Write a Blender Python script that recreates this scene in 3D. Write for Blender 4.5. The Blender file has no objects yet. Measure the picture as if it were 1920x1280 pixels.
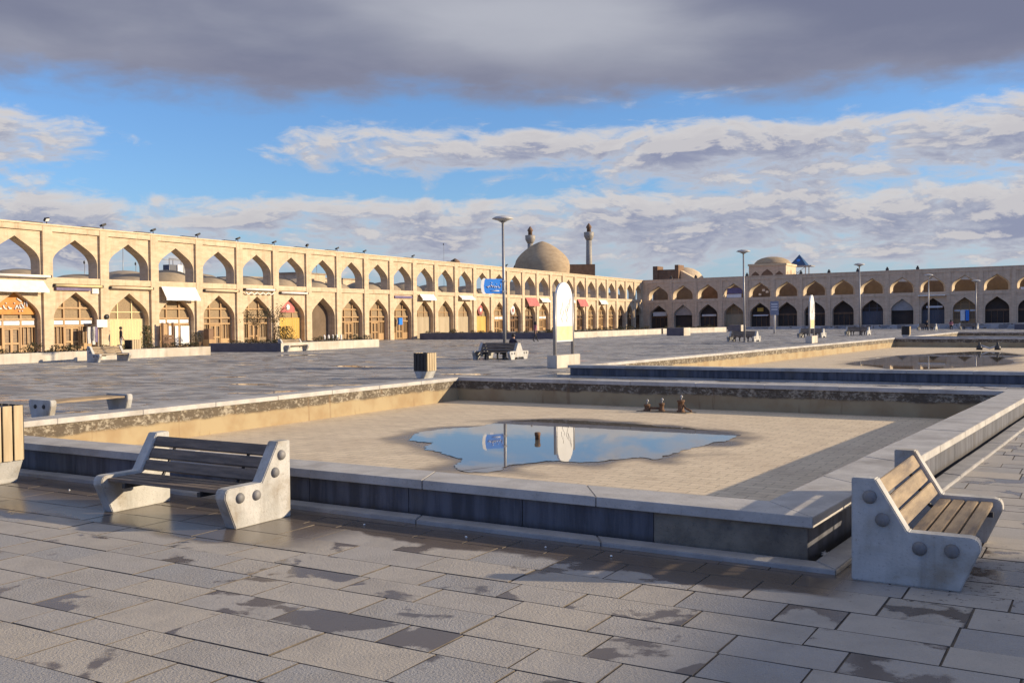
import bpy, bmesh, math, random
from mathutils import Matrix, Vector, noise as mnoise
from math import sin, cos, pi, radians, sqrt, atan2
random.seed(7)
S = bpy.context.scene
COL = S.collection
# ------------------------------------------------------------------ camera
F, CH = 1900.0, 2.2
PITCH, ROLL = math.atan(46/1900), -0.0087
camd = bpy.data.cameras.new('camera'); cam = bpy.data.objects.new('camera', camd); COL.objects.link(cam)
camd.sensor_width = 36; camd.lens = F/1920*36; camd.clip_end = 6000; camd.clip_start = .1
RM = Matrix.Rotation(pi/2-PITCH, 3, 'X') @ Matrix.Rotation(ROLL, 3, 'Z')
cam.matrix_world = Matrix.Translation((0, 0, CH)) @ RM.to_4x4()
S.camera = cam
def ray(px, py): return RM @ Vector(((px-960)/F, -(py-640)/F, -1.0))
def G(px, py, z=0.0):
    d = ray(px, py); t = (z-CH)/d.z
    return Vector((d.x*t, d.y*t, z))
def AT(px, py, D):
    d = ray(px, py); t = D/d.y
    return Vector((d.x*t, D, CH+d.z*t))
# ------------------------------------------------------------------ mesh helpers
class MB:
    def __init__(s): s.v=[]; s.f=[]; s.m=[]; s.sm=[]
    def add(s, vs, fs, mi=0, smooth=False):
        b=len(s.v); s.v += [tuple(v) for v in vs]
        for f in fs: s.f.append([i+b for i in f]); s.m.append(mi); s.sm.append(smooth)
    def box(s, x0, x1, y0, y1, z0, z1, mi=0):
        vs=[(x,y,z) for z in (z0,z1) for y in (y0,y1) for x in (x0,x1)]
        s.add(vs, [(0,2,3,1),(4,5,7,6),(0,1,5,4),(2,6,7,3),(0,4,6,2),(1,3,7,5)], mi)
    def obox(s, c, sx, sy, sz, M, mi=0):
        vs=[Vector(c)+M@Vector((x*sx/2,y*sy/2,z*sz/2)) for z in (-1,1) for y in (-1,1) for x in (-1,1)]
        s.add(vs, [(0,2,3,1),(4,5,7,6),(0,1,5,4),(2,6,7,3),(0,4,6,2),(1,3,7,5)], mi)
    def prism(s, poly, z0, z1, mi=0):
        if sum(poly[i][0]*poly[(i+1)%len(poly)][1]-poly[(i+1)%len(poly)][0]*poly[i][1] for i in range(len(poly)))<0: poly=poly[::-1]
        n=len(poly); vs=[(p[0],p[1],z0) for p in poly]+[(p[0],p[1],z1) for p in poly]
        s.add(vs, [list(range(n))[::-1], list(range(n,2*n))]+[(i,(i+1)%n,(i+1)%n+n,i+n) for i in range(n)], mi)
    def slab_xz(s, poly, y0, y1, mi=0):      # polygon in x,z extruded along y
        n=len(poly); vs=[(p[0],y0,p[1]) for p in poly]+[(p[0],y1,p[1]) for p in poly]
        a=sum(poly[i][0]*poly[(i+1)%n][1]-poly[(i+1)%n][0]*poly[i][1] for i in range(n))
        fs=[list(range(n)), list(range(n,2*n))[::-1]]+[(i+n,(i+1)%n+n,(i+1)%n,i) for i in range(n)]
        if a<0: fs=[tuple(reversed(f)) for f in fs]
        s.add(vs, fs, mi)
    def lathe(s, prof, c=(0,0,0), n=24, mi=0, smooth=True, axis=None):
        vs=[];fs=[]
        M=axis or Matrix.Identity(3)
        for r,z in prof:
            for k in range(n):
                a=2*pi*k/n; vs.append(Vector(c)+M@Vector((r*cos(a),r*sin(a),z)))
        for i in range(len(prof)-1):
            for k in range(n):
                fs.append((i*n+k,i*n+(k+1)%n,(i+1)*n+(k+1)%n,(i+1)*n+k))
        fs.append(list(range(n))[::-1]); fs.append(list(range((len(prof)-1)*n,len(prof)*n)))
        s.add(vs,fs,mi,smooth)
    def tube(s, pts, r, n=8, mi=0):
        pts=[Vector(p) for p in pts]; vs=[];fs=[]
        rs = r if isinstance(r,(list,tuple)) else [r]*len(pts)
        up=Vector((0.013,0.02,1))
        for i,p in enumerate(pts):
            t=(pts[min(i+1,len(pts)-1)]-pts[max(i-1,0)]).normalized()
            u=up if abs(t.dot(up.normalized()))<.95 else Vector((1,0.01,0))
            a=t.cross(u).normalized(); b=a.cross(t).normalized()
            for k in range(n):
                an=2*pi*k/n; vs.append(p+a*rs[i]*cos(an)+b*rs[i]*sin(an))
        for i in range(len(pts)-1):
            for k in range(n): fs.append((i*n+k,i*n+(k+1)%n,(i+1)*n+(k+1)%n,(i+1)*n+k))
        fs.append(list(range(n))[::-1]); fs.append(list(range((len(pts)-1)*n,len(pts)*n)))
        s.add(vs,fs,mi,True)
    def shear(s, k):
        s.v=[(x,y,z+k*x) for x,y,z in s.v]; return s
    def build(s, name, mats, parent=None, bevel=0, label=None, recalc=False):
        me=bpy.data.meshes.new(name); me.from_pydata(s.v,[],s.f); 
        if not isinstance(mats,(list,tuple)): mats=[mats]
        for m in mats: me.materials.append(m)
        me.polygons.foreach_set('material_index', s.m)
        me.polygons.foreach_set('use_smooth', s.sm)
        me.update()
        if bevel or recalc:
            bm=bmesh.new(); bm.from_mesh(me)
            if recalc: bmesh.ops.recalc_face_normals(bm, faces=bm.faces)
            if bevel:
                bmesh.ops.remove_doubles(bm, verts=bm.verts, dist=1e-5)
                es=[e for e in bm.edges if len(e.link_faces)==2 and e.calc_face_angle(0)>.5]
                bmesh.ops.bevel(bm, geom=es, offset=bevel, segments=2, affect='EDGES', clamp_overlap=True)
            bm.to_mesh(me); bm.free()
        o=bpy.data.objects.new(name, me); COL.objects.link(o)
        if parent: o.parent=parent
        if label: o['label']=label
        return o
def tag(o, label=None, cat=None, group=None, kind=None):
    if label: o['label']=label
    if cat: o['category']=cat
    if group: o['group']=group
    if kind: o['kind']=kind
    return o
def empty(name, loc, rz=0, label=None, cat=None, group=None):
    o=bpy.data.objects.new(name,None); COL.objects.link(o); o.empty_display_size=.3
    o.location=loc; o.rotation_euler=(0,0,rz)
    return tag(o,label,cat,group)
def kids(o): return [c for c in bpy.data.objects if c.parent is o]
def dup(root, loc, rz, label=None, group=None):
    def rec(o, parent):
        c=o.copy(); COL.objects.link(c); c.parent=parent
        for ch in kids(o):
            rec(ch, c)
        return c
    r=rec(root,None); r.location=loc; r.rotation_euler=(0,0,rz)
    if label: r['label']=label
    if group: r['group']=group
    return r
# ------------------------------------------------------------------ node helpers
class NT:
    def __init__(s, nt): s.nt=nt
    def n(s, t, **kw):
        nd=s.nt.nodes.new(t)
        for k,v in kw.items(): setattr(nd,k,v)
        return nd
    def put(s, sock, v):
        if isinstance(v,(int,float)): sock.default_value=v
        elif isinstance(v,tuple):
            sock.default_value = v if len(v)==len(sock.default_value) else (*v,1)
        elif v is not None: s.nt.links.new(v, sock)
    def m(s, op, a, b=None, c=None, clamp=False):
        nd=s.n('ShaderNodeMath',operation=op,use_clamp=clamp)
        s.put(nd.inputs[0],a)
        if b is not None: s.put(nd.inputs[1],b)
        if c is not None: s.put(nd.inputs[2],c)
        return nd.outputs[0]
    def add(s,a,b): return s.m('ADD',a,b)
    def sub(s,a,b): return s.m('SUBTRACT',a,b)
    def mul(s,a,b): return s.m('MULTIPLY',a,b)
    def step(s, x, a, b):
        nd=s.n('ShaderNodeMapRange',interpolation_type='SMOOTHSTEP')
        s.put(nd.inputs[0],x); s.put(nd.inputs[1],a); s.put(nd.inputs[2],b); nd.inputs[3].default_value=0; nd.inputs[4].default_value=1
        return nd.outputs[0]
    def curve(s, x, pts):
        nd=s.n('ShaderNodeFloatCurve'); c=nd.mapping.curves[0]
        while len(c.points)<len(pts): c.points.new(.5,.5)
        for p,(a,b) in zip(c.points,pts): p.location=(a,b); p.handle_type='AUTO'
        nd.mapping.update(); s.put(nd.inputs[1],x); return nd.outputs[0]
    def mix(s, f, a, b, bt='MIX'):
        nd=s.n('ShaderNodeMix',data_type='RGBA',blend_type=bt)
        s.put(nd.inputs[0],f); s.put(nd.inputs[6],a); s.put(nd.inputs[7],b); return nd.outputs[2]
    def noise(s, vec, scale=1, detail=4, rough=.55, dist=0, out=0):
        nd=s.n('ShaderNodeTexNoise'); s.put(nd.inputs['Vector'],vec)
        nd.inputs['Scale'].default_value=scale; nd.inputs['Detail'].default_value=detail; nd.inputs['Roughness'].default_value=rough; nd.inputs['Distortion'].default_value=dist
        return nd.outputs[out]
    def xyz(s,v):
        nd=s.n('ShaderNodeSeparateXYZ'); s.put(nd.inputs[0],v); return nd.outputs
    def vec(s,x,y,z=0.0):
        nd=s.n('ShaderNodeCombineXYZ')
        for i,k in enumerate((x,y,z)): s.put(nd.inputs[i],k)
        return nd.outputs[0]
    def vm(s,op,a,b):
        nd=s.n('ShaderNodeVectorMath',operation=op); s.put(nd.inputs[0],a); s.put(nd.inputs[1],b); return nd.outputs[0]
def newmat(name):
    m=bpy.data.materials.new(name); m.use_nodes=True; nt=m.node_tree
    return m, NT(nt), nt.nodes['Principled BSDF']
def mk(name, c1, c2=None, scale=3.0, rough=.75, bump=0.0, bscale=40.0, stretch=(1,1,1), metal=0.0, lo=.35, hi=.65, c3=None, s3=.7, spec=.5, detail=6, streak=0.0, speck=0.0):
    m,t,b=newmat(name)
    tc=t.n('ShaderNodeTexCoord').outputs['Object']
    if c2 is None: c2=tuple(x*.78 for x in c1)
    v=t.vm('MULTIPLY',tc,stretch)
    f=t.step(t.noise(v,scale,detail,.62),lo,hi)
    col=t.mix(f,(*c1,1),(*c2,1))
    if c3:
        g=t.step(t.noise(v,s3,5,.6),.5,.72); col=t.mix(g,col,(*c3,1))
    if streak:
        g=t.step(t.noise(t.vm('MULTIPLY',tc,(2.6,2.6,.22)),1.0,5,.65),.48,.70); col=t.mix(t.mul(g,streak),col,t.mix(1.0,col,(.52,.47,.42,1),'MULTIPLY'))
    if speck:
        g=t.step(t.noise(tc,38,4,.75),.56,.68); col=t.mix(t.mul(g,speck),col,t.mix(1.0,col,(.45,.42,.38,1),'MULTIPLY'))
    t.put(b.inputs['Base Color'],col)
    r=t.m('ADD',t.mul(t.noise(v,scale*2,3),.25),rough-.125,clamp=True); t.put(b.inputs['Roughness'],r)
    b.inputs['Metallic'].default_value=metal; b.inputs['Specular IOR Level'].default_value=spec
    if bump:
        bp=t.n('ShaderNodeBump'); bp.inputs['Strength'].default_value=bump; bp.inputs['Distance'].default_value=.02
        t.put(bp.inputs['Height'],t.noise(v,bscale,5,.6)); t.put(b.inputs['Normal'],bp.outputs[0])
    return m
# ------------------------------------------------------------------ sun and sky
SUN=Vector((2.46,-.13,.68)).normalized()
sl=bpy.data.lights.new('sun','SUN'); sl.energy=5.0; sl.angle=radians(.5); sl.color=(1,.82,.58)
so=bpy.data.objects.new('sun',sl); COL.objects.link(so); so.rotation_euler=SUN.to_track_quat('Z','Y').to_euler()
W=bpy.data.worlds.new('World'); S.world=W; W.use_nodes=True
def build_world():
    nt=W.node_tree; t=NT(nt); bg=nt.nodes['Background']
    sky=t.n('ShaderNodeTexSky'); sky.sky_type='NISHITA'; sky.sun_disc=False
    sky.sun_elevation=math.asin(SUN.z); sky.sun_rotation=atan2(SUN.x,SUN.y)
    sky.air_density=1.0; sky.dust_density=.6; sky.ozone_density=2.0
    d=t.n('ShaderNodeTexCoord').outputs['Generated']
    x,y,z=t.xyz(d)
    r=t.m('SQRT',t.add(t.mul(x,x),t.mul(y,y)))
    E=t.m('DIVIDE',z,t.m('MAXIMUM',r,.001)); A=t.m('ARCTAN2',x,y)
    def fb(e, kx, ky, off, det=7, rough=.56, dist=.25):
        return t.noise(t.vec(t.mul(A,kx),t.mul(e,ky),off),1,det,rough,dist)
    # --- lower broken clouds
    def dens(e):
        nn=t.add(t.mul(fb(e,7.0,19,2.3,7,.58,.8),.62), t.mul(fb(e,26,72,7.1,6,.62,.6),.38))
        cov=t.curve(t.mul(e,4.0), [(0,.48),(.14,.50),(.22,.64),(.36,.70),(.44,.64),(.50,.52),(.56,.56),(.63,.66),(.70,.62),(.76,.40),(.82,.26),(1,.2)])
        side=t.curve(t.m('MULTIPLY_ADD',A,.9,.5,clamp=True), [(0,.56),(.10,.58),(.2,.47),(.3,.47),(.42,.52),(.55,.54),(.7,.60),(1,.62)])
        nn=t.m('MULTIPLY_ADD',t.sub(nn,.5),1.45,.5)
        def gz(v,c,w):
            g=t.m('DIVIDE',t.sub(v,c),w); return t.m('EXPONENT',t.mul(t.mul(g,g),-1.0))
        nn=t.sub(nn,t.mul(t.mul(gz(e,.172,.034),gz(A,-.34,.13)),.30))
        nn=t.sub(nn,t.mul(t.mul(gz(e,.138,.016),gz(A,-.30,.10)),.20))
        nn=t.sub(nn,t.mul(t.mul(gz(e,.128,.013),gz(A,-.06,.17)),.17))
        nn=t.sub(nn,t.mul(t.mul(gz(e,.045,.020),gz(A,.36,.16)),.14))
        nn=t.add(nn,t.mul(t.mul(gz(e,.165,.014),gz(A,.02,.14)),.09))
        return t.add(nn, t.add(t.sub(cov,.5),t.mul(t.sub(side,.5),.9)))
    d0=dens(E); d1=dens(t.add(E,.010))
    mL=t.step(d0,.44,.70)
    lit=t.step(t.sub(d0,d1),-.01,.10)
    thick=t.step(d0,.56,.86)
    cl=t.mix(thick,(.42,.43,.475,1),(.215,.232,.325,1))
    cl=t.mix(t.mul(lit,.62),cl,(.58,.545,.515,1))
    # --- upper dark deck
    nb=t.add(t.mul(fb(E,7,22,11.0,6),.7),t.mul(fb(E,24,60,3.0,4),.3))
    edge=t.add(t.sub(E,.212), t.mul(t.sub(nb,.5),.10))
    edge=t.add(edge,t.mul(A,.012))
    mD=t.step(edge,-.016,.022)
    nd=t.add(t.mul(fb(E,1.7,5.5,21.0,3,.45),.85),t.mul(fb(E,8,26,5.5,4),.15))
    ga=t.m('DIVIDE',t.sub(A,.02),.16); ge=t.m('DIVIDE',t.sub(E,.285),.055)
    patch=t.m('EXPONENT',t.mul(t.add(t.mul(ga,ga),t.mul(ge,ge)),-1.0))
    bright=t.step(t.add(nd,t.mul(patch,.26)),.50,.84)
    dk=t.mix(bright,(.142,.156,.230,1),(.345,.358,.41,1))
    dk=t.mix(t.mul(t.sub(1.0,t.step(edge,.0,.055)),.35),dk,(.27,.272,.335,1))
    
    k=10.0
    skyc=t.mix(1.0,sky.outputs[0],(.76,1.03,1.46,1),'MULTIPLY')
    skyc=t.mix(t.mul(t.sub(1.0,t.step(E,.0,.13)),.7),skyc,(3.0,3.9,5.1,1))
    zen=t.sub(1.0,t.step(t.m('DIVIDE',y,r),-.4,.2))
    skyc=t.mix(zen,skyc,t.mix(1.0,skyc,(.62,.88,1.20,1),'MULTIPLY'))
    def sc(c): return t.mix(1.0,c,(k,k,k,1),'MULTIPLY')
    c=t.mix(t.mul(mL,.97),skyc,sc(cl))
    front=t.step(t.m('DIVIDE',y,r),-.35,.15)
    over=t.step(t.add(E,t.mul(t.sub(nd,.5),.5)),.75,1.25)
    dk=t.mix(over,dk,(.37,.375,.41,1))
    c=t.mix(t.mul(mD,t.m('MAXIMUM',front,over)),c,sc(dk))
    t.put(bg.inputs[0],c); bg.inputs[1].default_value=.1
build_world()
S.view_settings.view_transform='Standard'; S.view_settings.look='None'; S.view_settings.exposure=.38; S.view_settings.gamma=1
# ------------------------------------------------------------------ materials
M={}
M['brick']=mk('sandy_brick',(.61,.475,.315),(.50,.385,.25),1.2,.9,.25,14,(1,1,3),c3=(.65,.515,.35),s3=.35,streak=.38)
M['brick_edge']=mk('sandy_brick_trim',(.66,.52,.34),(.57,.45,.285),2,.9,.2,14)
M['brick_shade']=mk('brown_brick',(.67,.50,.335),(.57,.42,.28),1.2,.9,.25,14,(1,1,3),c3=(.70,.53,.36),s3=.35,streak=.35)
M['roofmud']=mk('mud_plaster',(.36,.29,.21),(.27,.215,.155),.8,.95,.3,8)
M['dome']=mk('dome_brick',(.42,.315,.195),(.34,.25,.155),.8,.9,.2,6,(1,1,2))
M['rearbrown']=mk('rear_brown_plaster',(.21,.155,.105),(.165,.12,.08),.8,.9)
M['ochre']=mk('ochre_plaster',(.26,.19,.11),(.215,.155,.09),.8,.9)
M['nichebrown']=mk('dark_brown_plaster',(.17,.115,.07),(.13,.09,.055),.8,.9)  # plain dark brown for the blank recess
M['darkbrick']=mk('dark_red_brick',(.22,.13,.075),(.16,.095,.055),1.2,.9)
M['tilework']=mk('minaret_tile',(.38,.33,.26),(.24,.235,.215),3,.6)
M['wood_shop']=mk('varnished_wood',(.46,.29,.13),(.36,.215,.095),2,.5,.1,20,(1,1,.2))
M['wood_dark']=mk('dark_shop_wood',(.20,.105,.045),(.12,.065,.03),2,.5,.1,20,(1,1,.2))
M['woodfill']=mk('brown_infill',(.27,.18,.095),(.17,.11,.06),3,.45,0,1,(1,1,4))
M['lattice']=mk('lattice_panel',(.33,.23,.12),(.20,.14,.075),7,.7,0,1,(1,1,6))
M['glass']=mk('shop_glass',(.05,.045,.04),(.10,.09,.075),1.5,.18)
M['void']=mk('painted_dark_interior',(.055,.042,.034),(.075,.055,.042),1,.9)  # near-black colour stands in for unlit depth behind openings
M['cream']=mk('cream_shutter',(.66,.53,.27),(.56,.44,.22),1.0,.6,0,1,(1,1,.2))
M['yellow']=mk('yellow_shutter',(.60,.36,.05),(.50,.29,.04),1.0,.55,0,1,(1,1,.2))
M['tanshut']=mk('tan_shutter',(.42,.33,.20),(.35,.27,.16),1.0,.6,0,1,(1,1,.2))
M['blueshut']=mk('slate_shutter',(.095,.10,.12),(.075,.08,.095),1.0,.5,0,1,(1,1,.2))
M['white']=mk('white_board',(.80,.79,.76),(.70,.69,.66),2,.6)
M['canvas']=mk('white_canvas',(.80,.77,.70),(.70,.66,.58),1.5,.85,.15,6)
M['red']=mk('red_canvas',(.50,.16,.14),(.42,.12,.11),2,.8)
M['orange']=mk('orange_sign',(.55,.22,.03),(.46,.17,.025),1.5,.6)
M['blue']=mk('blue_sign',(.02,.22,.72),(.018,.19,.64),1.5,.4)
M['violet']=mk('violet_cloth',(.19,.15,.25),(.15,.12,.20),2,.9)
M['stone']=mk('pale_limestone',(.60,.54,.44),(.50,.45,.37),1.1,.8,.15,25,c3=(.44,.38,.29),s3=.5,streak=.4)
M['shaded_stone']=mk('shade_painted_stone',(.115,.105,.12),(.085,.08,.09),1.4,.6,.1,25)  # planter stone darkened, shade painted into the colour
M['concrete']=mk('cast_concrete',(.52,.505,.465),(.41,.40,.365),2.6,.8,.25,45,c3=(.33,.29,.23),s3=2.3,streak=.55,speck=.55)
M['bolt']=mk('bolt_cap',(.22,.21,.20),(.15,.145,.14),6,.6)
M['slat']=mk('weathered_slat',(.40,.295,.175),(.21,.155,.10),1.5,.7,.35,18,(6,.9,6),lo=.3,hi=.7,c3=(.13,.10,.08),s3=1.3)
M['slat_shaded']=mk('shade_painted_slat',(.20,.15,.11),(.095,.074,.058),2.0,.6,.35,18,(6,.9,6),c3=(.14,.11,.085),s3=1.3)  # same bench wood, darkened to paint in its shade
M['binslat']=mk('bin_slat_wood',(.50,.385,.225),(.40,.30,.17),2,.6,.1,20,(4,4,.6))
M['wood_dark_bin']=mk('dark_bin_slat',(.045,.035,.026),(.03,.024,.02),2,.6,.1,20,(4,4,.6))
M['black']=mk('black_metal',(.022,.022,.024),(.035,.034,.034),4,.5)
M['steel']=mk('painted_steel',(.34,.33,.32),(.28,.275,.27),3,.45,metal=.3)
M['lampwhite']=mk('lamp_shell',(.52,.51,.49),(.42,.41,.39),4,.4)
M['mudslab']=mk('muddy_slab',(.30,.235,.15),(.20,.15,.095),4,.8)
M['rust']=mk('rusty_iron',(.20,.105,.05),(.11,.06,.035),9,.85,.4,50)
M['greenblue']=mk('blue_roof_sheet',(.012,.075,.19),(.01,.055,.14),2,.4)
M['soil']=mk('planter_soil',(.05,.036,.025),(.03,.022,.016),5,.95)
M['leaf']=mk('dark_leaf',(.055,.06,.028),(.10,.085,.035),6,.7,c3=(.12,.06,.035),s3=3)
M['cypress']=mk('grey_green_leaf',(.10,.105,.035),(.06,.07,.025),6,.7)
M['skin']=mk('skin',(.45,.27,.19),(.42,.25,.17),3,.6)
M['hair']=mk('dark_hair',(.018,.014,.012),(.028,.02,.016),9,.6)
M['cl_black']=mk('black_cloth',(.018,.018,.022),(.03,.03,.035),5,.9)
M['cl_pink']=mk('rose_cloth',(.36,.14,.17),(.30,.11,.14),5,.9)
M['cl_navy']=mk('navy_cloth',(.03,.032,.06),(.022,.024,.045),5,.9)
M['cl_pale']=mk('pale_cloth',(.55,.52,.47),(.45,.43,.40),5,.9)
M['teal']=mk('teal_bag',(.05,.22,.25),(.04,.18,.2),5,.8)

def ground_mat(name, tiles=True):
    m,t,b=newmat(name)
    P=t.n('ShaderNodeNewGeometry').outputs['Position']
    if tiles:
        at=t.n('ShaderNodeAttribute',attribute_name='rnd'); rc=at.outputs['Color']
    else:
        v=t.n('ShaderNodeTexVoronoi'); t.put(v.inputs['Vector'],P); v.inputs['Scale'].default_value=1.2; rc=v.outputs['Color']
    r0,r1,r2=t.xyz(rc)
    q=t.vm('ADD',P,t.vm('MULTIPLY',rc,(31,17,9)))
    col=t.mix(r0,(.445,.395,.325,1),(.375,.35,.32,1))
    col=t.mix(t.step(r1,.70,.95),col,(.335,.325,.315,1))
    col=t.mix(t.mul(t.step(t.noise(q,2.2,6,.6),.4,.72),.55),col,(.30,.27,.235,1))
    sp=t.noise(P,95,3,.7); col=t.mix(t.mul(t.step(sp,.52,.72),.5),col,(.20,.185,.17,1))
    col=t.mix(t.mul(t.step(t.noise(P,150,2,.5),.6,.75),.45),col,(.66,.62,.55,1))
    # wet hollows that stop at the slab edges
    x,y,z=t.xyz(P)
    qs=t.vm('MULTIPLY',q,(1,1,1))
    h=t.add(t.mul(t.noise(qs,1.45,3,.5,.5),.85),t.add(t.mul(t.noise(q,10,3,.6),.13),t.mul(t.noise(P,70,3,.7),.05)))
    gate=t.step(r2,.45,.85)
    w=t.step(t.add(h,t.mul(gate,.12)),.640,.678)
    # wet strip along the near pool kerb
    ux,uy=.855,-.518
    dist=t.add(t.mul(t.sub(x,-1.6),-.518),t.mul(t.sub(y,10.94),-.855))   # metres in front of the kerb line
    along=t.add(t.mul(t.sub(x,-1.6),ux),t.mul(t.sub(y,10.94),uy))
    wob=t.mul(t.sub(t.noise(P,.8,4,.55),.5),1.1)
    strip=t.sub(1.0,t.step(t.add(dist,wob),.50,.62))
    strip2=t.mul(t.mul(t.step(along,-6.5,-5.5),t.sub(1.0,t.step(along,5.0,5.3))),strip)
    lft=t.mul(t.sub(1.0,t.step(t.add(dist,t.mul(wob,.9)),1.35,1.6)),t.sub(1.0,t.step(along,-.2,.6)))
    w=t.m('MAXIMUM',w,t.mul(t.step(dist,-.9,-.7),t.m('MAXIMUM',strip2,lft)))
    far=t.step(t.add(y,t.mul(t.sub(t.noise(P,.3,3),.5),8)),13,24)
    fw=t.mul(far,t.step(t.add(t.mul(t.noise(t.vm('MULTIPLY',P,(.5,1,1)),.55,6,.7),.75),t.mul(r0,.25)),.44,.58))
    pud=t.mul(t.step(y,14,24),t.step(t.noise(t.vm('MULTIPLY',P,(.35,.8,1)),.50,4,.55),.635,.65))
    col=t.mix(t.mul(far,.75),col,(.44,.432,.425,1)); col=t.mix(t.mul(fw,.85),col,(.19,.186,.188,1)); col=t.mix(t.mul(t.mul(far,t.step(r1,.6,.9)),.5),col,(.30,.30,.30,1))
    ex=t.m('DIVIDE',t.sub(x,4.2),1.7); ey=t.m('DIVIDE',t.sub(y,8.3),1.3)
    dm=t.m('EXPONENT',t.mul(t.add(t.mul(ex,ex),t.mul(ey,ey)),-1.0))
    col=t.mix(t.mul(t.step(t.add(t.noise(P,13,5,.75),t.mul(dm,.13)),.66,.72),.85),col,(.06,.045,.035,1))
    dark=t.mix(1.0,col,(.33,.285,.25,1),'MULTIPLY')
    col=t.mix(w,col,dark)
    col=t.mix(t.mul(pud,.8),col,dark)
    t.put(b.inputs['Base Color'],col)
    ro=t.m('MULTIPLY_ADD',t.noise(P,6,3),.25,.50)
    ro=t.mix(fw,ro,(.58,.58,.58,1)); ro=t.mix(w,ro,(.24,.24,.24,1)); ro=t.mix(pud,ro,(.06,.06,.06,1))
    t.put(b.inputs['Roughness'],ro)
    t.put(b.inputs['Specular IOR Level'],t.m('MAXIMUM',t.m('MULTIPLY_ADD',far,-.42,.5),t.m('MAXIMUM',t.mul(pud,.6),t.mul(w,.5))))
    bp=t.n('ShaderNodeBump'); bp.inputs['Distance'].default_value=.02
    tex=t.add(t.mul(t.noise(q,52,4,.65),t.m('MULTIPLY_ADD',r1,.9,.35)),t.mul(t.noise(P,5,3,.5),.4))
    t.put(bp.inputs['Height'],tex)
    t.put(bp.inputs['Strength'],t.m('MULTIPLY',t.sub(1.0,t.m('MAXIMUM',w,pud)),t.m('MULTIPLY_ADD',far,.25,.75)))
    t.put(b.inputs['Normal'],bp.outputs[0])
    return m
M['paver']=ground_mat('stone_paver'); M['paver_far']=ground_mat('far_paving',False)
M['joint']=mk('paving_joint',(.15,.125,.095),(.09,.075,.06),6,.9)

def pool_outer_mat():
    m,t,b=newmat('pool_outer_stone')
    tc=t.n('ShaderNodeTexCoord').outputs['Object']; x,y,z=t.xyz(tc)
    st=t.noise(t.vm('MULTIPLY',tc,(3.2,3.2,.35)),1.6,5,.65)
    col=t.mix(t.step(st,.36,.64),(.05,.052,.064,1),(.115,.118,.138,1))
    col=t.mix(t.step(t.noise(tc,.9,3),.55,.7),col,(.125,.11,.095,1))
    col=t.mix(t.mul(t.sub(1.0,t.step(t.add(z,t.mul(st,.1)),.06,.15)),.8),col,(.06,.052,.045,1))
    t.put(b.inputs['Base Color'],col); b.inputs['Roughness'].default_value=.6
    bp=t.n('ShaderNodeBump'); bp.inputs['Strength'].default_value=.2; bp.inputs['Distance'].default_value=.02
    t.put(bp.inputs['Height'],t.noise(tc,14,5,.6)); t.put(b.inputs['Normal'],bp.outputs[0])
    return m
M['pool_outer']=pool_outer_mat()
def pool_inner_mat():
    m,t,b=newmat('pool_inner_lining')
    tc=t.n('ShaderNodeTexCoord').outputs['Object']; x,y,z=t.xyz(tc)
    n1=t.noise(tc,1.1,4,.6)
    zz=t.add(z,t.mul(t.sub(t.noise(t.vm('MULTIPLY',tc,(1,1,2)),1.7,3),.5),.16))
    low=t.mix(t.step(n1,.4,.65),(.37,.29,.165,1),(.31,.22,.115,1))
    n2=t.noise(t.vm('MULTIPLY',tc,(1,1,1.6)),11,5,.7)
    n2=t.add(t.mul(n2,.6),t.mul(t.noise(tc,3.1,6,.65),.4))
    up=t.mix(t.step(n2,.47,.60),(.105,.08,.052,1),(.36,.315,.235,1))
    up=t.mix(t.mul(t.step(t.noise(tc,1.7,5,.7),.48,.64),.75),up,(.085,.066,.045,1))
    col=t.mix(t.step(zz,.06,.13),low,up)
    col=t.mix(t.mul(t.step(t.noise(t.vm('MULTIPLY',tc,(4,4,.5)),1.3,4),.62,.72),.5),col,(.20,.12,.06,1))
    t.put(b.inputs['Base Color'],col); b.inputs['Roughness'].default_value=.85
    bp=t.n('ShaderNodeBump'); bp.inputs['Strength'].default_value=.7; bp.inputs['Distance'].default_value=.03
    t.put(bp.inputs['Height'],t.mul(n2,t.step(zz,.05,.14))); t.put(b.inputs['Normal'],bp.outputs[0])
    return m
M['pool_inner']=pool_inner_mat()
M['bare_slab']=mk('bare_render_slab',(.27,.225,.165),(.17,.14,.105),2.5,.85,.4,20,c3=(.10,.085,.07),s3=1.6,speck=.5)
M['coping']=mk('coping_stone',(.50,.475,.435),(.39,.37,.34),2.2,.6,.2,30,c3=(.29,.265,.235),s3=.9,speck=.5)
M['kerbstone']=mk('kerb_stone',(.38,.365,.345),(.28,.27,.26),2.2,.6,.2,30,speck=.5)
M['channel']=mk('drain_channel',(.055,.048,.04),(.09,.075,.05),2.5,.55,.3,20)
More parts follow.
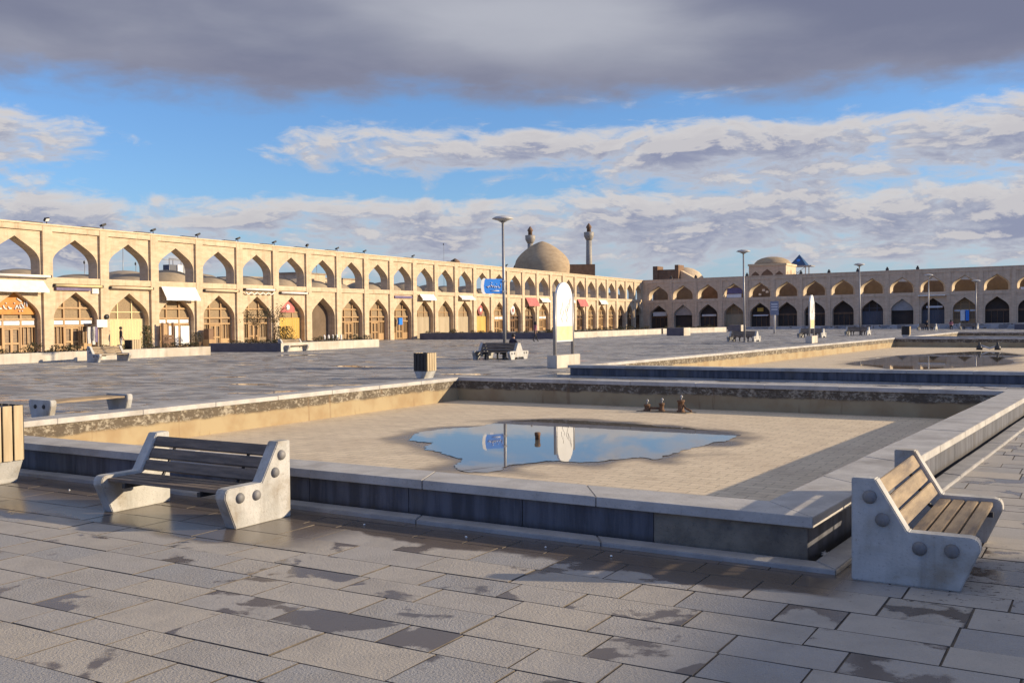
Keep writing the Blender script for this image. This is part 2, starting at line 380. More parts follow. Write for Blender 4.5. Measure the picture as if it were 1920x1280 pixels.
def floor_mat(u):
    m,t,b=newmat('pool_floor_tiles')
    P=t.n('ShaderNodeNewGeometry').outputs['Position']; x,y,z=t.xyz(P)
    a=t.add(t.mul(x,u[0]),t.mul(y,u[1])); c=t.sub(t.mul(y,u[0]),t.mul(x,u[1]))
    br=t.n('ShaderNodeTexBrick'); t.put(br.inputs['Vector'],t.vec(a,c)); br.inputs['Scale'].default_value=1
    br.inputs['Brick Width'].default_value=.42; br.inputs['Row Height'].default_value=.21; br.inputs['Mortar Size'].default_value=.012; br.inputs['Mortar Smooth'].default_value=.3
    br.inputs['Color1'].default_value=(.73,.595,.41,1); br.inputs['Color2'].default_value=(.645,.525,.36,1); br.inputs['Mortar'].default_value=(.45,.36,.245,1)
    col=br.outputs['Color']
    col=t.mix(t.mul(t.step(t.noise(P,.5,5,.6),.42,.7),.5),col,(.56,.44,.30,1))
    col=t.mix(t.mul(t.step(t.noise(P,2.6,6,.7),.5,.66),.45),col,(.44,.34,.23,1))
    col=t.mix(t.mul(t.step(t.noise(P,14,4,.7),.56,.68),.4),col,(.36,.28,.19,1))
    w=t.step(t.add(t.mul(t.noise(t.vm('MULTIPLY',P,(.6,1,1)),.9,5,.6),.8),t.mul(t.noise(P,5,3),.2)),.665,.70)
    col=t.mix(t.mul(w,.6),col,(.17,.12,.075,1))
    at=t.n('ShaderNodeAttribute',attribute_name='wet').outputs['Fac']
    col=t.mix(at,col,(.13,.095,.06,1))
    t.put(b.inputs['Base Color'],col)
    ro=t.mix(t.m('MAXIMUM',t.mul(w,.5),at),(.75,.75,.75,1),(.25,.25,.25,1)); t.put(b.inputs['Roughness'],ro)
    bp=t.n('ShaderNodeBump'); bp.inputs['Strength'].default_value=.35; bp.inputs['Distance'].default_value=.01
    t.put(bp.inputs['Height'],t.add(br.outputs['Fac'],t.mul(t.noise(P,30,4),-1.2))); bp.invert=True
    t.put(b.inputs['Normal'],bp.outputs[0])
    return m
UA=radians(-30.5); UU=Vector((cos(UA),sin(UA))); VV=Vector((-sin(UA),cos(UA)))
M['floor']=floor_mat(UU)
def water_mat():
    m,t,b=newmat('still_water')
    b.inputs['Base Color'].default_value=(.13,.115,.095,1); b.inputs['Roughness'].default_value=.02; b.inputs['IOR'].default_value=1.33
    b.inputs['Specular IOR Level'].default_value=1.0
    P=t.n('ShaderNodeNewGeometry').outputs['Position']
    bp=t.n('ShaderNodeBump'); bp.inputs['Strength'].default_value=.02; bp.inputs['Distance'].default_value=.01
    t.put(bp.inputs['Height'],t.noise(P,3,2)); t.put(b.inputs['Normal'],bp.outputs[0])
    return m
M['water']=water_mat()
# ------------------------------------------------------------------ polygon tools
def V2(p): return Vector((p[0],p[1]))
def offset(poly, d):
    n=len(poly); out=[]
    P=[V2(p) for p in poly]
    ar=sum(P[i].x*P[(i+1)%n].y-P[(i+1)%n].x*P[i].y for i in range(n))
    sg=1 if ar>0 else -1
    for i in range(n):
        a,b,c=P[i-1],P[i],P[(i+1)%n]
        d1=(b-a).normalized(); d2=(c-b).normalized()
        n1=Vector((d1.y,-d1.x))*sg; n2=Vector((d2.y,-d2.x))*sg
        k=(n1+n2); k=k/ (k.length_squared) *2
        out.append(b+k*d)
    return out
def ccw(poly):
    P=[V2(p) for p in poly]; n=len(P)
    return P if sum(P[i].x*P[(i+1)%n].y-P[(i+1)%n].x*P[i].y for i in range(n))>0 else P[::-1]
def clip(poly, a, b, inside):
    out=[]; d=b-a; nn=Vector((-d.y,d.x))
    if not inside: nn=-nn
    k=len(poly)
    for i in range(k):
        p,q=poly[i],poly[(i+1)%k]; sp=(p-a).dot(nn); sq=(q-a).dot(nn)
        if sp>=0: out.append(p)
        if sp*sq<0: out.append(p+(q-p)*(sp/(sp-sq)))
    return out
def subtract(poly, quad):
    res=[]; rem=poly
    for i in range(len(quad)):
        a,b=quad[i],quad[(i+1)%len(quad)]
        o=clip(rem,a,b,False)
        if len(o)>2: res.append(o)
        rem=clip(rem,a,b,True)
        if len(rem)<3: break
    return res
def pdist(p, poly):
    best=1e9; ins=False; n=len(poly)
    for i in range(n):
        a,b=poly[i],poly[(i+1)%n]; ab=b-a
        tt=max(0,min(1,(p-a).dot(ab)/max(1e-9,ab.length_squared))); best=min(best,(p-a-ab*tt).length)
        if (a.y>p.y)!=(b.y>p.y) and p.x<(b.x-a.x)*(p.y-a.y)/(b.y-a.y)+a.x: ins=not ins
    return -best if ins else best
# ------------------------------------------------------------------ pools
CZ=.42
pool1=ccw([(-9.27,16.8),(2.45,9.68),(11.19,22.97),(-1.6,30.14)])
p2f=Vector((2.9,37.3)); p2b=V2(G(1678,633,CZ)); ud=Vector((.887,-.461))
pool2=ccw([p2f,p2f+ud*26,p2b+ud*34,p2b])
p3f=V2(G(1716,630,CZ)); p3b=V2(G(1797,622,CZ))
if (p3f-p2b).length<3: p3f=p2b+(p3b-p2b)*.1
pool3=ccw([p3f,p3f+ud*30,p3b+ud*36,p3b])
HOLES=[]
def make_pool(quad, z_edge, puddle_px, zw, label, cw=.6, res=40):
    root=empty('ornamental_pool',(*quad[0],0),0,label,'pool')
    o0=Vector((quad[0].x,quad[0].y,0))
    L=lambda p,z:(p[0]-o0.x,p[1]-o0.y,z)
    outer=offset(quad,cw); wall=offset(quad,cw-.07); inw=offset(quad,.035); ch=offset(quad,cw-.07+.10); kb=offset(quad,cw-.07+.34)
    HOLES.append(kb); n=4
    for i in range(n):
        j=(i+1)%n
        def strip(a,b,z0,z1,nseg,gap,name,mat,bev,tilt=0):
            mb=MB()
            for s in range(nseg):
                f0=s/nseg; f1=(s+1)/nseg
                ln=(a[j]-a[i]).length; g0=gap/ln if s else 0; g1=gap/ln if s<nseg-1 else 0
                pa=a[i].lerp(a[j],f0+g0); pb=a[i].lerp(a[j],f1-g1); pc=b[i].lerp(b[j],f1-g1); pd=b[i].lerp(b[j],f0+g0)
                dz=random.uniform(-1,1)*.004
                mb.prism([L(p,0) for p in (pa,pb,pc,pd)],z0,z1+dz,1 if (name=='outer_wall' and i==0 and s==nseg-1) else 0)
            return mb.build(name,mat,root,bevel=bev)
        ln=(quad[j]-quad[i]).length; ns=max(3,int(ln/1.75))
        strip(outer,quad,CZ-.10,CZ,ns,.004,'coping',M['coping'],.006)
        strip(wall,[a.lerp(b,.3) for a,b in zip(wall,inw)],-.05,CZ-.1,max(3,int(ln/1.3)),.004,'outer_wall',[M['pool_outer'],M['bare_slab']],0)
        strip([a.lerp(b,.6) for a,b in zip(wall,inw)],inw,-.8,CZ-.1,1,0,'inner_wall',M['pool_inner'],0)
        strip(kb,ch,-.06,.045,ns,.004,'kerb',M['kerbstone'],.008)
        mb=MB(); mb.add([L(p,-.03) for p in (ch[i],ch[j],wall[j],wall[i])],[(0,1,2,3)]); mb.build('drain_channel',M['channel'],root,recalc=False)
    # floor, dished towards the standing water
    pud=None
    if puddle_px:
        pts=[V2(G(x,y,zw)) for x,y in puddle_px]
        # smooth closed outline with small irregular wobble
        out=[]; k=len(pts)
        for i in range(k):
            p0,p1,p2,p3=pts[i-1],pts[i],pts[(i+1)%k],pts[(i+2)%k]
            for s in range(14):
                q=s/14; 
                c=.5*((2*p1)+(p2-p0)*q+(2*p0-5*p1+4*p2-p3)*q*q+(3*p1-p0-3*p2+p3)*q**3)
                w=mnoise.noise((c.x*2.1,c.y*2.1,3.3))*.08+mnoise.noise((c.x*6,c.y*6,9.3))*.09+mnoise.noise((c.x*15,c.y*15,4.3))*.04
                c=c+Vector((w,mnoise.noise((c.x*2.3,c.y*2.3,7.7))*.14+mnoise.noise((c.x*7,c.y*7,1.7))*.10+mnoise.noise((c.x*15,c.y*15,6.7))*.05)); out.append(c)
        pud=out
    fl=offset(quad,.05); vs=[];fs=[];wet=[]
    ni,nj=res,res
    coarse=[V2(G(x,y,zw)) for x,y in puddle_px] if puddle_px else None
    for jv in range(nj+1):
        for iu in range(ni+1):
            a=fl[0].lerp(fl[1],iu/ni); b=fl[3].lerp(fl[2],iu/ni); p=a.lerp(b,jv/nj)
            de=max(0,-pdist(p,fl)); z=z_edge; wv=0
            if coarse:
                dp=pdist(p,coarse)
                if dp<=0: z=zw-.006
                else:
                    q=dp/(dp+de+1e-6); q=q*q*(3-2*q)*.35+q*.65; z=zw-.002+(z_edge-zw)*q; 
                wv=max(0,1-max(0,dp+mnoise.noise((p.x*1.1,p.y*1.1,2))*.8)/.6) if dp<1.6 else 0
            vs.append(L(p,z)); wet.append(min(1,wv*1.0))
    for jv in range(nj):
        for iu in range(ni):
            q=jv*(ni+1)+iu; fs.append((q,q+1,q+ni+2,q+ni+1))
    mb=MB(); mb.add(vs,fs,0,True); f=mb.build('floor',M['floor'],root)
    at=f.data.attributes.new('wet','FLOAT','POINT'); at.data.foreach_set('value',wet)
    if pud:
        bm=bmesh.new(); vv=[bm.verts.new((p.x,p.y,zw+.004)) for p in pud]; fc=bm.faces.new(vv); bm.normal_update()
        if fc.normal.z<0: fc.normal_flip()
        bmesh.ops.triangulate(bm,faces=bm.faces)
        me=bpy.data.meshes.new('water'); bm.to_mesh(me); bm.free(); me.materials.append(M['water'])
        wo=bpy.data.objects.new('water',me); COL.objects.link(wo); wo['kind']='structure'
    return root
pud1=[(776,818),(790,810),(835,804),(900,799),(935,791),(990,787),(1051,787),(1165,793),(1296,803),(1375,813),(1378,820),(1335,832),(1285,843),(1262,850),(1226,861),(1200,857),(1121,865),(1034,864),(955,873),(942,880),(902,884),(850,877),(861,862),(832,851),(797,840),(812,831),(769,827)]
ZW=-.245
make_pool(pool1,-.26,pud1,ZW,'nearest empty stone pool with a sky-reflecting puddle on its tan floor',res=110)
pud2=[(1588,682),(1616,676),(1678,667),(1740,664),(1802,660),(1850,659),(1918,666),(1885,671),(1900,677),(1884,683),(1804,688),(1710,693),(1675,693),(1640,687)]
make_pool(pool2,-.26,pud2,-.25,'second pool along, behind the nearest one, its puddle mirroring the shaded arcade')
make_pool(pool3,-.26,None,-.25,'farthest low pool at the right edge, only its rim showing',res=8)
# ------------------------------------------------------------------ plaza ground
def plaza():
    ca,sa=cos(UA),sin(UA)
    vs=[];fs=[];rnd=[]
    rng=random.Random(3); mis=[]
    def emit(poly, top, col, bev):
        b=len(vs); n=len(poly)
        c=sum(poly,Vector((0,0)))/n
        tx,ty=rng.uniform(-1,1)*.0022,rng.uniform(-1,1)*.0022
        for p in poly:
            vs.append((p.x,p.y,-.014))
        for p in poly:
            q=p+(c-p).normalized()*bev if bev else p
            vs.append((q.x,q.y,top+(q.x-c.x)*tx+(q.y-c.y)*ty))
        fs.append([b+n+i for i in range(n)]); rnd.append(col); mis.append(0)
        for i in range(n):
            j=(i+1)%n; fs.append([b+i,b+j,b+n+j,b+n+i]); rnd.append(col); mis.append(1)
    v=-80.0
    holes=[ccw(h) for h in HOLES]
    cen=[(sum(h,Vector((0,0)))/4, max((p-sum(h,Vector((0,0)))/4).length for p in h)) for h in holes]
    while v<95:
        wrow=rng.choice((.38,.43,.48,.52,.56))
        u=-70.0+rng.random()
        while u<90:
            l=rng.choice((.45,.6,.75,.85,.95,1.0))
            mid=UU*(u+l/2)+VV*(v+wrow/2)
            if 3.5<mid.y<84 and abs(mid.x)<.60*mid.y+2.5:
                g=.004+rng.random()*.003
                poly=[UU*(u+g)+VV*(v+g),UU*(u+l-g)+VV*(v+g),UU*(u+l-g)+VV*(v+wrow-g),UU*(u+g)+VV*(v+wrow-g)]
                poly=[p+Vector((rng.uniform(-1,1)*.003,rng.uniform(-1,1)*.003)) for p in poly]
                ps=[(poly,True)]
                for h,(c,r) in zip(holes,cen):
                    if (mid-c).length<r+1:
                        nx=[]
                        for q,full in ps:
                            pc=subtract(q,h)
                            ar=lambda P:abs(sum(P[i].x*P[(i+1)%len(P)].y-P[(i+1)%len(P)].x*P[i].y for i in range(len(P))))/2
                            tot=sum(ar(w) for w in pc)
                            if abs(tot-ar(q))<1e-6: nx.append((q,full))
                            else: nx+=[(w,False) for w in pc if ar(w)>1e-4]
                        ps=nx
                col=(rng.random(),rng.random(),rng.random()); top=rng.uniform(-.002,.003)
                for q,full in ps: emit(q,top,col,.004 if full else 0)
            u+=l
        v+=wrow
    me=bpy.data.meshes.new('pavement'); me.from_pydata(vs,[],fs); me.materials.append(M['paver']); me.materials.append(M['joint']); me.polygons.foreach_set('material_index',mis)
    a=me.attributes.new('rnd','FLOAT_COLOR','FACE'); a.data.foreach_set('color',[c for r in rnd for c in (*r,1)])
    o=bpy.data.objects.new('pavement',me); COL.objects.link(o); o['kind']='structure'
    # base sheet under the slabs, with the pools cut out, reaching the horizon
    bm=bmesh.new(); 
    def loop(pts,z):
        v=[bm.verts.new((p[0],p[1],z)) for p in pts]
        return [bm.edges.new((v[i],v[(i+1)%len(v)])) for i in range(len(v))]
    es=loop([(-120,-40),(160,-40),(260,260),(-160,260)],-.010)
    for h in HOLES: es+=loop(h,-.010)
    bmesh.ops.triangle_fill(bm,use_beauty=True,use_dissolve=False,edges=es)
    bmesh.ops.recalc_face_normals(bm,faces=bm.faces)
    if sum(f.normal.z for f in bm.faces)<0: bmesh.ops.reverse_faces(bm,faces=bm.faces)
    me=bpy.data.meshes.new('ground'); bm.to_mesh(me); bm.free(); me.materials.append(M['joint']); me.materials.append(M['paver_far'])
    o=bpy.data.objects.new('ground',me); COL.objects.link(o); o['kind']='structure'
    mb=MB()
    # far paving beyond the modelled slabs
    mb.add([(-75,84,-.004),(68,84,-.004),(160,260,-.004),(-140,260,-.004)],[(0,1,2,3)])
    # cut by pool 2 and 3 is avoided by laying it only where they are not
    return mb
plaza()
def far_sheet():
    base=[Vector((-75,82)),Vector((70,82)),Vector((150,230)),Vector((-130,230))]
    ps=[base]
    for h in HOLES:
        nx=[]
        for q in ps: nx+=subtract(q,ccw(h))
        ps=nx
    mb=MB()
    for q in ps:
        if len(q)>2: mb.add([(p.x,p.y,-.003) for p in q],[list(range(len(q)))])
    # side areas left and right of the slab wedge
    for sg in (-1,1):
        q=[Vector((sg*2.3,0)),Vector((sg*140,0)),Vector((sg*140,83)),Vector((sg*51.5,83))]
        ps=[ccw(q)]
        for h in HOLES:
            nx=[]
            for w in ps: nx+=subtract(w,ccw(h))
            ps=nx
        for w in ps:
            if len(w)>2: mb.add([(p.x,p.y,-.006) for p in w],[list(range(len(w)))])
    o=mb.build('plaza_paving',M['paver_far']); o['kind']='structure'
far_sheet()
mb=MB(); mb.add([(-3000,-600,-1.2),(3000,-600,-1.2),(3000,4500,-1.2),(-3000,4500,-1.2)],[(0,1,2,3)])
o=mb.build('terrain',M['roofmud']); o['kind']='structure'
# ------------------------------------------------------------------ arcades
def arch_pts(w, z0, z1, n=14):
    """half-width w, springing z0, apex z1: left foot of the curve over to the right one"""
    r=z1-z0; P=[(w,0),(w*1.0,.46*r),(w*.55,.62*r),(0,r)]
    half=[]
    for i in range(n+1):
        t=i/n; a=[(1-t)**3,3*t*(1-t)**2,3*t*t*(1-t),t**3]
        half.append((sum(a[k]*P[k][0] for k in range(4)),z0+sum(a[k]*P[k][1] for k in range(4))))
    return [(-x,z) for x,z in half]+[(x,z) for x,z in half[::-1][1:]]
def arch_z(pts, x):
    for (xa,za),(xb,zb) in zip(pts,pts[1:]):
        if xa-1e-9<=x<=xb+1e-9: return za+(zb-za)*((x-xa)/(xb-xa) if xb>xa else 0)
    return pts[0][1]
def arch_hw(pts, z):
    if z<=pts[0][1]: return pts[-1][0]
    half=pts[len(pts)//2:]
    for (xa,za),(xb,zb) in zip(half,half[1:]):
        if zb<=z<=za: return xa+(xb-xa)*((z-za)/(zb-za) if zb!=za else 0)
    return 0
def panel(mb, xc, hw, zb, zt, arch, y0, y1, mi=0, mr=0, splay=0):
    """wall panel with an arched opening standing on zb, plus the reveal back to y1"""
    A=[(xc-arch[-1][0],zb)]+[(xc+x,z) for x,z in arch]+[(xc+arch[-1][0],zb)]
    # triangulated in columns so that no concave n-gon is needed
    left=[p for p in A if p[0]<=xc+1e-6]; right=[p for p in A if p[0]>=xc-1e-6]
    def face(y, flip):
        vs=[];fs=[]
        def q(a,b,c,d):
            i=len(vs); vs.extend([(p[0],y,p[1]) for p in (a,b,c,d)]); fs.append((i,i+1,i+2,i+3) if not flip else (i+3,i+2,i+1,i))
        fx0=xc-arch[-1][0]; fx1=xc+arch[-1][0]
        q((xc-hw,zb),(fx0,zb),(fx0,zt),(xc-hw,zt)); q((fx1,zb),(xc+hw,zb),(xc+hw,zt),(fx1,zt))
        for a,b in zip(A[1:-1],A[2:-1]):
            if b[0]-a[0]>1e-6: q(a,b,(b[0],zt),(a[0],zt))
        mb.add(vs,fs,mi)
    face(y0,False); face(y1,True)
    kx=1-splay/arch[-1][0]; vs=[(x,y0,z) for x,z in A]+[(xc+(x-xc)*kx,y1,zb+(z-zb)*(1-splay*.25)) for x,z in A]; n=len(A)
    mb.add(vs,[(i,i+n,i+1+n,i+1) for i in range(n-1)],mr)
def arch_fill(mb, arch, zb, y, mi=0, ztop=None, zbot=None):
    """flat arch-shaped sheet; between zbot and ztop"""
    zb=zb if zbot is None else zbot
    A=[(x,z) for x,z in arch if ztop is None or z<=ztop]
    if ztop is not None:
        w=arch_hw(arch,ztop); half=len(A)//2
        A=[p for p in A if p[0]<0]+[(-w,ztop),(w,ztop)]+[p for p in A if p[0]>0]
    if zbot is not None and zbot>arch[0][1]:
        w=arch_hw(arch,zbot); A=[(-w,zbot)]+[p for p in A if p[1]>zbot]+[(w,zbot)]
    else: A=[(A[0][0],zb)]+A+[(A[-1][0],zb)]
    mb.add([(x,y,z) for x,z in A],[list(range(len(A)))[::-1]],mi)
def stroke(mb, pts, r, y, mi=0):
    mb.tube([(x,y,z) for x,z in pts],r,5,mi)
def shopfront(parent, xc, arch, y, kind, rng, shear=0):
    hw=arch[-1][0]; spring=arch[0][1]; apex=max(z for _,z in arch)
    def fin(mb,name,mats,par,off=True):
        mb.v=[(a+xc,b,c+shear*(a+xc)) for a,b,c in mb.v]
        return mb.build(name,mats,par)
    if kind in('wood','woodwhite','woodorange','wooddark','woodblue'):
        fr={'wood':'wood_shop','woodwhite':'wood_shop','woodorange':'wood_shop','wooddark':'wood_dark','woodblue':'wood_shop'}[kind]
        mb=MB(); arch_fill(mb,arch,0,y); sf=fin(mb,'shopfront',M['woodfill'] if kind!='wooddark' else M['void'],parent)
        zt=2.42*spring/2.35; z1=1.95*spring/2.35
        mb=MB(); arch_fill(mb,arch,0,y-.03,zbot=zt); fin(mb,'fanlight',M['lattice'],sf)
        mb=MB()
        for x in (-.36*hw,.36*hw):
            mb.box(x-.06,x+.06,y-.14,y-.031,0,arch_z(arch,x)-.04)
        for x in (-hw+.07,hw-.07): mb.box(x-.07,x+.068,y-.14,y-.031,0,spring)
        for z in (z1,zt,zt+.72):
            w=arch_hw(arch,z+.05)-.03
            mb.box(-w,w,y-.16,y-.02,z-.06,z+.06)
        fin(mb,'frame',M[fr],sf)
        for sx in (-1,1):      # the two door leaves
            mb=MB(); a=0 if sx>0 else -.36*hw+.06; b=.36*hw-.06 if sx>0 else 0
            for q in ((a,a+.09),(b-.09,b)): mb.box(q[0],q[1],y-.10,y-.032,.03,z1-.06)
            for z in (.03,.75,z1-.2): mb.box(a+.09,b-.09,y-.095,y-.034,z,z+.12)
            fin(mb,'door',M[fr],sf)
        for sx in (-1,1):
            mb=MB(); a,b=sorted((sx*(.36*hw+.06),sx*(hw-.14))); mb.box(a,b,y-.09,y-.035,.02,.7)
            for k in range(3):
                xx=a+(b-a)*(k+.5)/3; mb.box(xx-.03,xx+.03,y-.085,y-.036,.7,z1-.06)
            fin(mb,'side_panel',M['lattice'] if kind=='wood' and rng.random()<.5 else M[fr],sf)
        if kind in('woodwhite','woodblue'):
            for x0,x1 in ((-hw+.15,-.36*hw-.08),(-.36*hw+.08,.36*hw-.08),(.36*hw+.08,hw-.15)):
                mb=MB(); mb.box(x0,x1,y-.12,y-.05,z1+.09,zt-.1); fin(mb,'transom_panel',M['white'],sf)
        if kind=='woodblue':
            for x0,x1 in ((-.3*hw,.02*hw),(.1*hw,.28*hw),(.42*hw,.92*hw)):
                mb=MB(); mb.box(x0,x1,y-.18,y-.11,.3,z1-.12); fin(mb,'hanging_cloth',M['white'],sf)
        return sf
    if kind in('cream','yellow','tan','blue'):
        zt=2.32*spring/2.35
        mb=MB(); arch_fill(mb,arch,0,y,zbot=zt-.02); sf=fin(mb,'shopfront',M['lattice'] if kind!='blue' else M['void'],parent)
        mb=MB(); k=14
        for i in range(k):
            a=-hw+2*hw*i/k; b=-hw+2*hw*(i+1)/k; mm=(a+b)/2
            mb.add([(a,y-.06,0),(mm,y-.10,0),(b,y-.06,0),(a,y-.06,zt),(mm,y-.10,zt),(b,y-.06,zt)],[(0,1,4,3),(1,2,5,4)])
        mb.box(-hw+.01,hw-.01,y-.09,y-.03,zt+.002,zt+.07)
        fin(mb,'shutter',M[{'cream':'cream','yellow':'yellow','tan':'tanshut','blue':'blueshut'}[kind]],sf)
        mb=MB()
        for x in (-.36*hw,.36*hw): mb.box(x-.05,x+.05,y-.07,y-.005,zt+.07,arch_z(arch,x)-.04)
        for z in (zt+.55,):
            w=arch_hw(arch,z+.04)-.03; mb.box(-w,w,y-.065,y-.004,z-.04,z+.04)
        fin(mb,'fanlight_bars',M['cream'] if kind=='cream' else M['wood_shop'] if kind!='blue' else M['blueshut'],sf)
        return sf
    if kind=='blank':
        mb=MB(); arch_fill(mb,arch,0,y+.26); sf=fin(mb,'niche_wall',M['nichebrown'],parent); return sf
    if kind=='open':      # flat dark sheet paints an unlit shop behind a lintel board
        mb=MB(); arch_fill(mb,arch,0,y); sf=fin(mb,'dark_shop_sheet',M['void'],parent)
        z1=2.0*spring/2.35
        mb=MB(); mb.box(-hw+.02,hw-.02,y-.12,y-.02,z1,z1+.28); fin(mb,'lintel_board',M['wood_dark'],sf)
        mb=MB()
        for x in (-.5*hw,0,.5*hw): mb.box(x-.04,x+.04,y-.10,y-.02,0,z1)
        fin(mb,'door_frame',M['wood_dark'],sf)
        return sf
    if kind=='gable':
        mb=MB(); arch_fill(mb,arch,0,y); sf=fin(mb,'dark_shop_sheet',M['void'],parent)
        mb=MB(); arch_fill(mb,arch,0,y-.4,zbot=spring+.05); fin(mb,'fanlight',M['steel'],sf)
        return sf
# --- left arcade -------------------------------------------------------------
PL=4.5857; TH=.4381; LO=Vector((-29.5644,64.7733,0)); LR=pi/2-TH
HT,HL=8.28,5.0
N0,N1=-3,27
left=empty('arcade_building',LO,LR,'long sunlit two-storey sand brick arcade running away along the left side','building')
ARL=arch_pts(1.80,2.25,4.08); ARU=arch_pts(1.82,5.85,7.50)
mb=MB(); PW=.37; TW=1.00
for k in range(N0,N1+1):
    mb.box(k*PL-PW,k*PL+PW,0,TW,0,HT)
for k in range(N0,N1):
    xc=(k+.5)*PL; x0=k*PL+PW; x1=(k+1)*PL-PW; hw=(x1-x0)/2
    mb.box(x0,x1,.02,TW,7.92,HT); mb.box(x0,x1,.03,TW,4.60,HL)
    panel(mb,xc,hw,0,4.60,ARL,.17,TW); panel(mb,xc,hw,HL,7.92,ARU,.17,TW)
mb.build('wall',M['brick'],left)
mb=MB(); mb.box(N0*PL-PW-.02,N1*PL+PW+.02,-.06,TW+.05,HT,HT+.10); mb.build('parapet_coping',M['brick_edge'],left)
mb=MB(); mb.box(N0*PL,N1*PL,TW+.003,16,4.5,4.93); mb.box(N0*PL,N1*PL,15.5,16,0,4.49); mb.build('roof',M['roofmud'],left)
dm=MB(); dm.lathe([(2.0,0),(1.9,.35),(1.55,.68),(1.0,.92),(.45,1.02),(.02,1.05)],n=20)
rng=random.Random(5)
first=None
for k in range(N0,N1):
    for yy,sc in ((5.2,1.0),(10.5,1.25)):
        if yy>9 and k>8: continue
        if first is None: o=first=dm.build('roof_dome',M['roofmud'],left)
        else: o=first.copy(); COL.objects.link(o)
        o.location=((k+.5)*PL+rng.uniform(-.5,.5),yy,4.9); s=sc*rng.uniform(.9,1.1); o.scale=(s,s,s*(rng.uniform(.6,.8) if k<3 else rng.uniform(.9,1.25)))
kinds={-3:'wood',-2:'woodwhite',-1:'woodwhite',0:'woodwhite',1:'cream',2:'woodblue',3:'wood',4:'wood',5:'yellow',6:'blank',7:'wood',8:'wood',9:'wood',10:'tan',11:'tan',12:'tan',13:'yellow',14:'woodwhite',15:'wooddark',16:'wooddark',17:'woodwhite',18:'wood',19:'woodwhite',20:'wooddark',21:'wood',22:'wood',23:'wood',24:'wooddark',25:'wooddark',26:'wooddark'}
fronts={}
for k in range(N0,N1):
    fronts[k]=shopfront(left,(k+.5)*PL,ARL,.70,kinds[k],rng)
# orange arched signboard with white lettering over the nearest shop
xc=-.5*PL
mb=MB(); arch_fill(mb,ARL,0,.50,zbot=2.62); mb.v=[(a+xc,b,c) for a,b,c in mb.v]; osg=mb.build('arched_sign',M['orange'],left)
mb=MB()
for st in ([(1.0,3.55),(1.02,3.1)],[(.9,3.5),(.75,3.05),(.55,3.0),(.45,3.2),(.62,3.3),(.8,3.0)],[(.62,3.42),(.3,3.62)],[(.4,2.98),(.3,3.18),(.15,2.95)],[(.45,2.82),(.5,2.84)],[(.66,2.83),(.7,2.85)],
           [(-.1,3.0),(-.25,2.98),(-.32,3.12)],[(-.45,2.95),(-.6,3.0),(-.68,3.18)],[(-.8,2.98),(-1.0,2.98),(-1.08,3.12),(-1.12,2.98)],[(-.5,3.3),(-.46,3.32)],[(.1,3.3),(.14,3.33)]):
    stroke(mb,[(xc+x,z) for x,z in st],.055,.46)
mb.build('lettering',M['white'],osg)
mb=MB(); arch_fill(mb,arch_pts(1.0,3.0,3.9),0,.62,zbot=2.75); mb.v=[(a+5.5*PL,b,c) for a,b,c in mb.v]; o=mb.build('red_arched_sign',M['red'],left)
mb=MB(); mb.lathe([(.26,0),(.26,.05),(.02,.06)],(5.5*PL,.62,3.2),16,axis=Matrix.Rotation(pi/2,3,'X')); mb.build('sign_disc',M['white'],o)
for k,mm in ((13,'red'),(15,'white')):
    mb=MB(); mb.lathe([(.62,0),(.62,.06),(.02,.07)],((k+.5)*PL,.55,3.05),20,axis=Matrix.Rotation(pi/2,3,'X')); o=mb.build('round_sign',M[mm],left)
    mb=MB(); mb.lathe([(.25,0),(.25,.03),(.02,.035)],((k+.5)*PL,.47,3.05),16,axis=Matrix.Rotation(pi/2,3,'X')); mb.build('sign_disc',M['white' if mm=='red' else 'red'],o)
def awning(k, x0, x1, z0, z1, out, mat, roll=False, par=left):
    a=k*PL+x0; b=k*PL+x1; mb=MB()
    if roll:
        mb.tube([(a,-out,z0),(b,-out,z0+.0)],.085,10); 
        o=mb.build('rolled_awning',M[mat],par)
        for x in (a-.05,b+.05):
            mb=MB(); mb.box(x-.03,x+.03,-out-.09,.1,z0-.09,z0+.09); mb.build('awning_bracket',M['black'],o)
        return o
    th=.03; n=10; vs=[];fs=[]
    for i in range(n+1):
        x=a+(b-a)*i/n; sg=.03*sin(i*1.7)
        for (yy,zz) in ((-.02,z1),(-out*.55,(z0+z1)/2-.02+sg*.4),(-out,z0+sg*.3)): vs.append((x,yy,zz))
    for i in range(n):
        for j in range(2): q=i*3+j; fs.append((q,q+1,q+4,q+3))
    mb.add(vs,fs); vs2=[(x,y+.02,z-th) for x,y,z in vs]; mb.add(vs2,[tuple(reversed(f)) for f in fs])
    for e0 in (0,n*3):
        mb.add([vs[e0],vs[e0+1],vs[e0+2],vs2[e0+2],vs2[e0+1],vs2[e0]],[(0,1,2,3,4,5)])
    mb.add([vs[i*3+2] for i in range(n+1)]+[(x,y,z-.16) for x,y,z in [vs[i*3+2] for i in range(n+1)]],[(i,i+1,i+n+2,i+n+1) for i in range(n)])
    o=mb.build('awning',M[mat],par)
    for x in (a+.06,b-.06):
        mb=MB(); mb.tube([(x,.15,z0-.25),(x,-out+.04,z0-.04)],.022,6); mb.build('awning_arm',M['steel'],o)
    return o
awning(-1,.05,4.45,5.02,0,.32,'canvas',True)
awning(-1,.1,4.2,4.15,4.75,.55,'canvas')
awning(0,.45,4.2,4.48,0,.12,'cream',True)
mb=MB(); mb.box(.6,3.4,-.02,.165,4.18,4.36); mb.build('cloth_valance',M['violet'],left)
mb=MB(); mb.box(3.55,4.1,.05,.165,4.0,4.4); mb.build('wall_notice',M['canvas'],left)
awning(1,.45,4.2,4.44,0,.12,'brick_edge',True)
awning(2,.6,4.1,3.78,4.62,.5,'white')
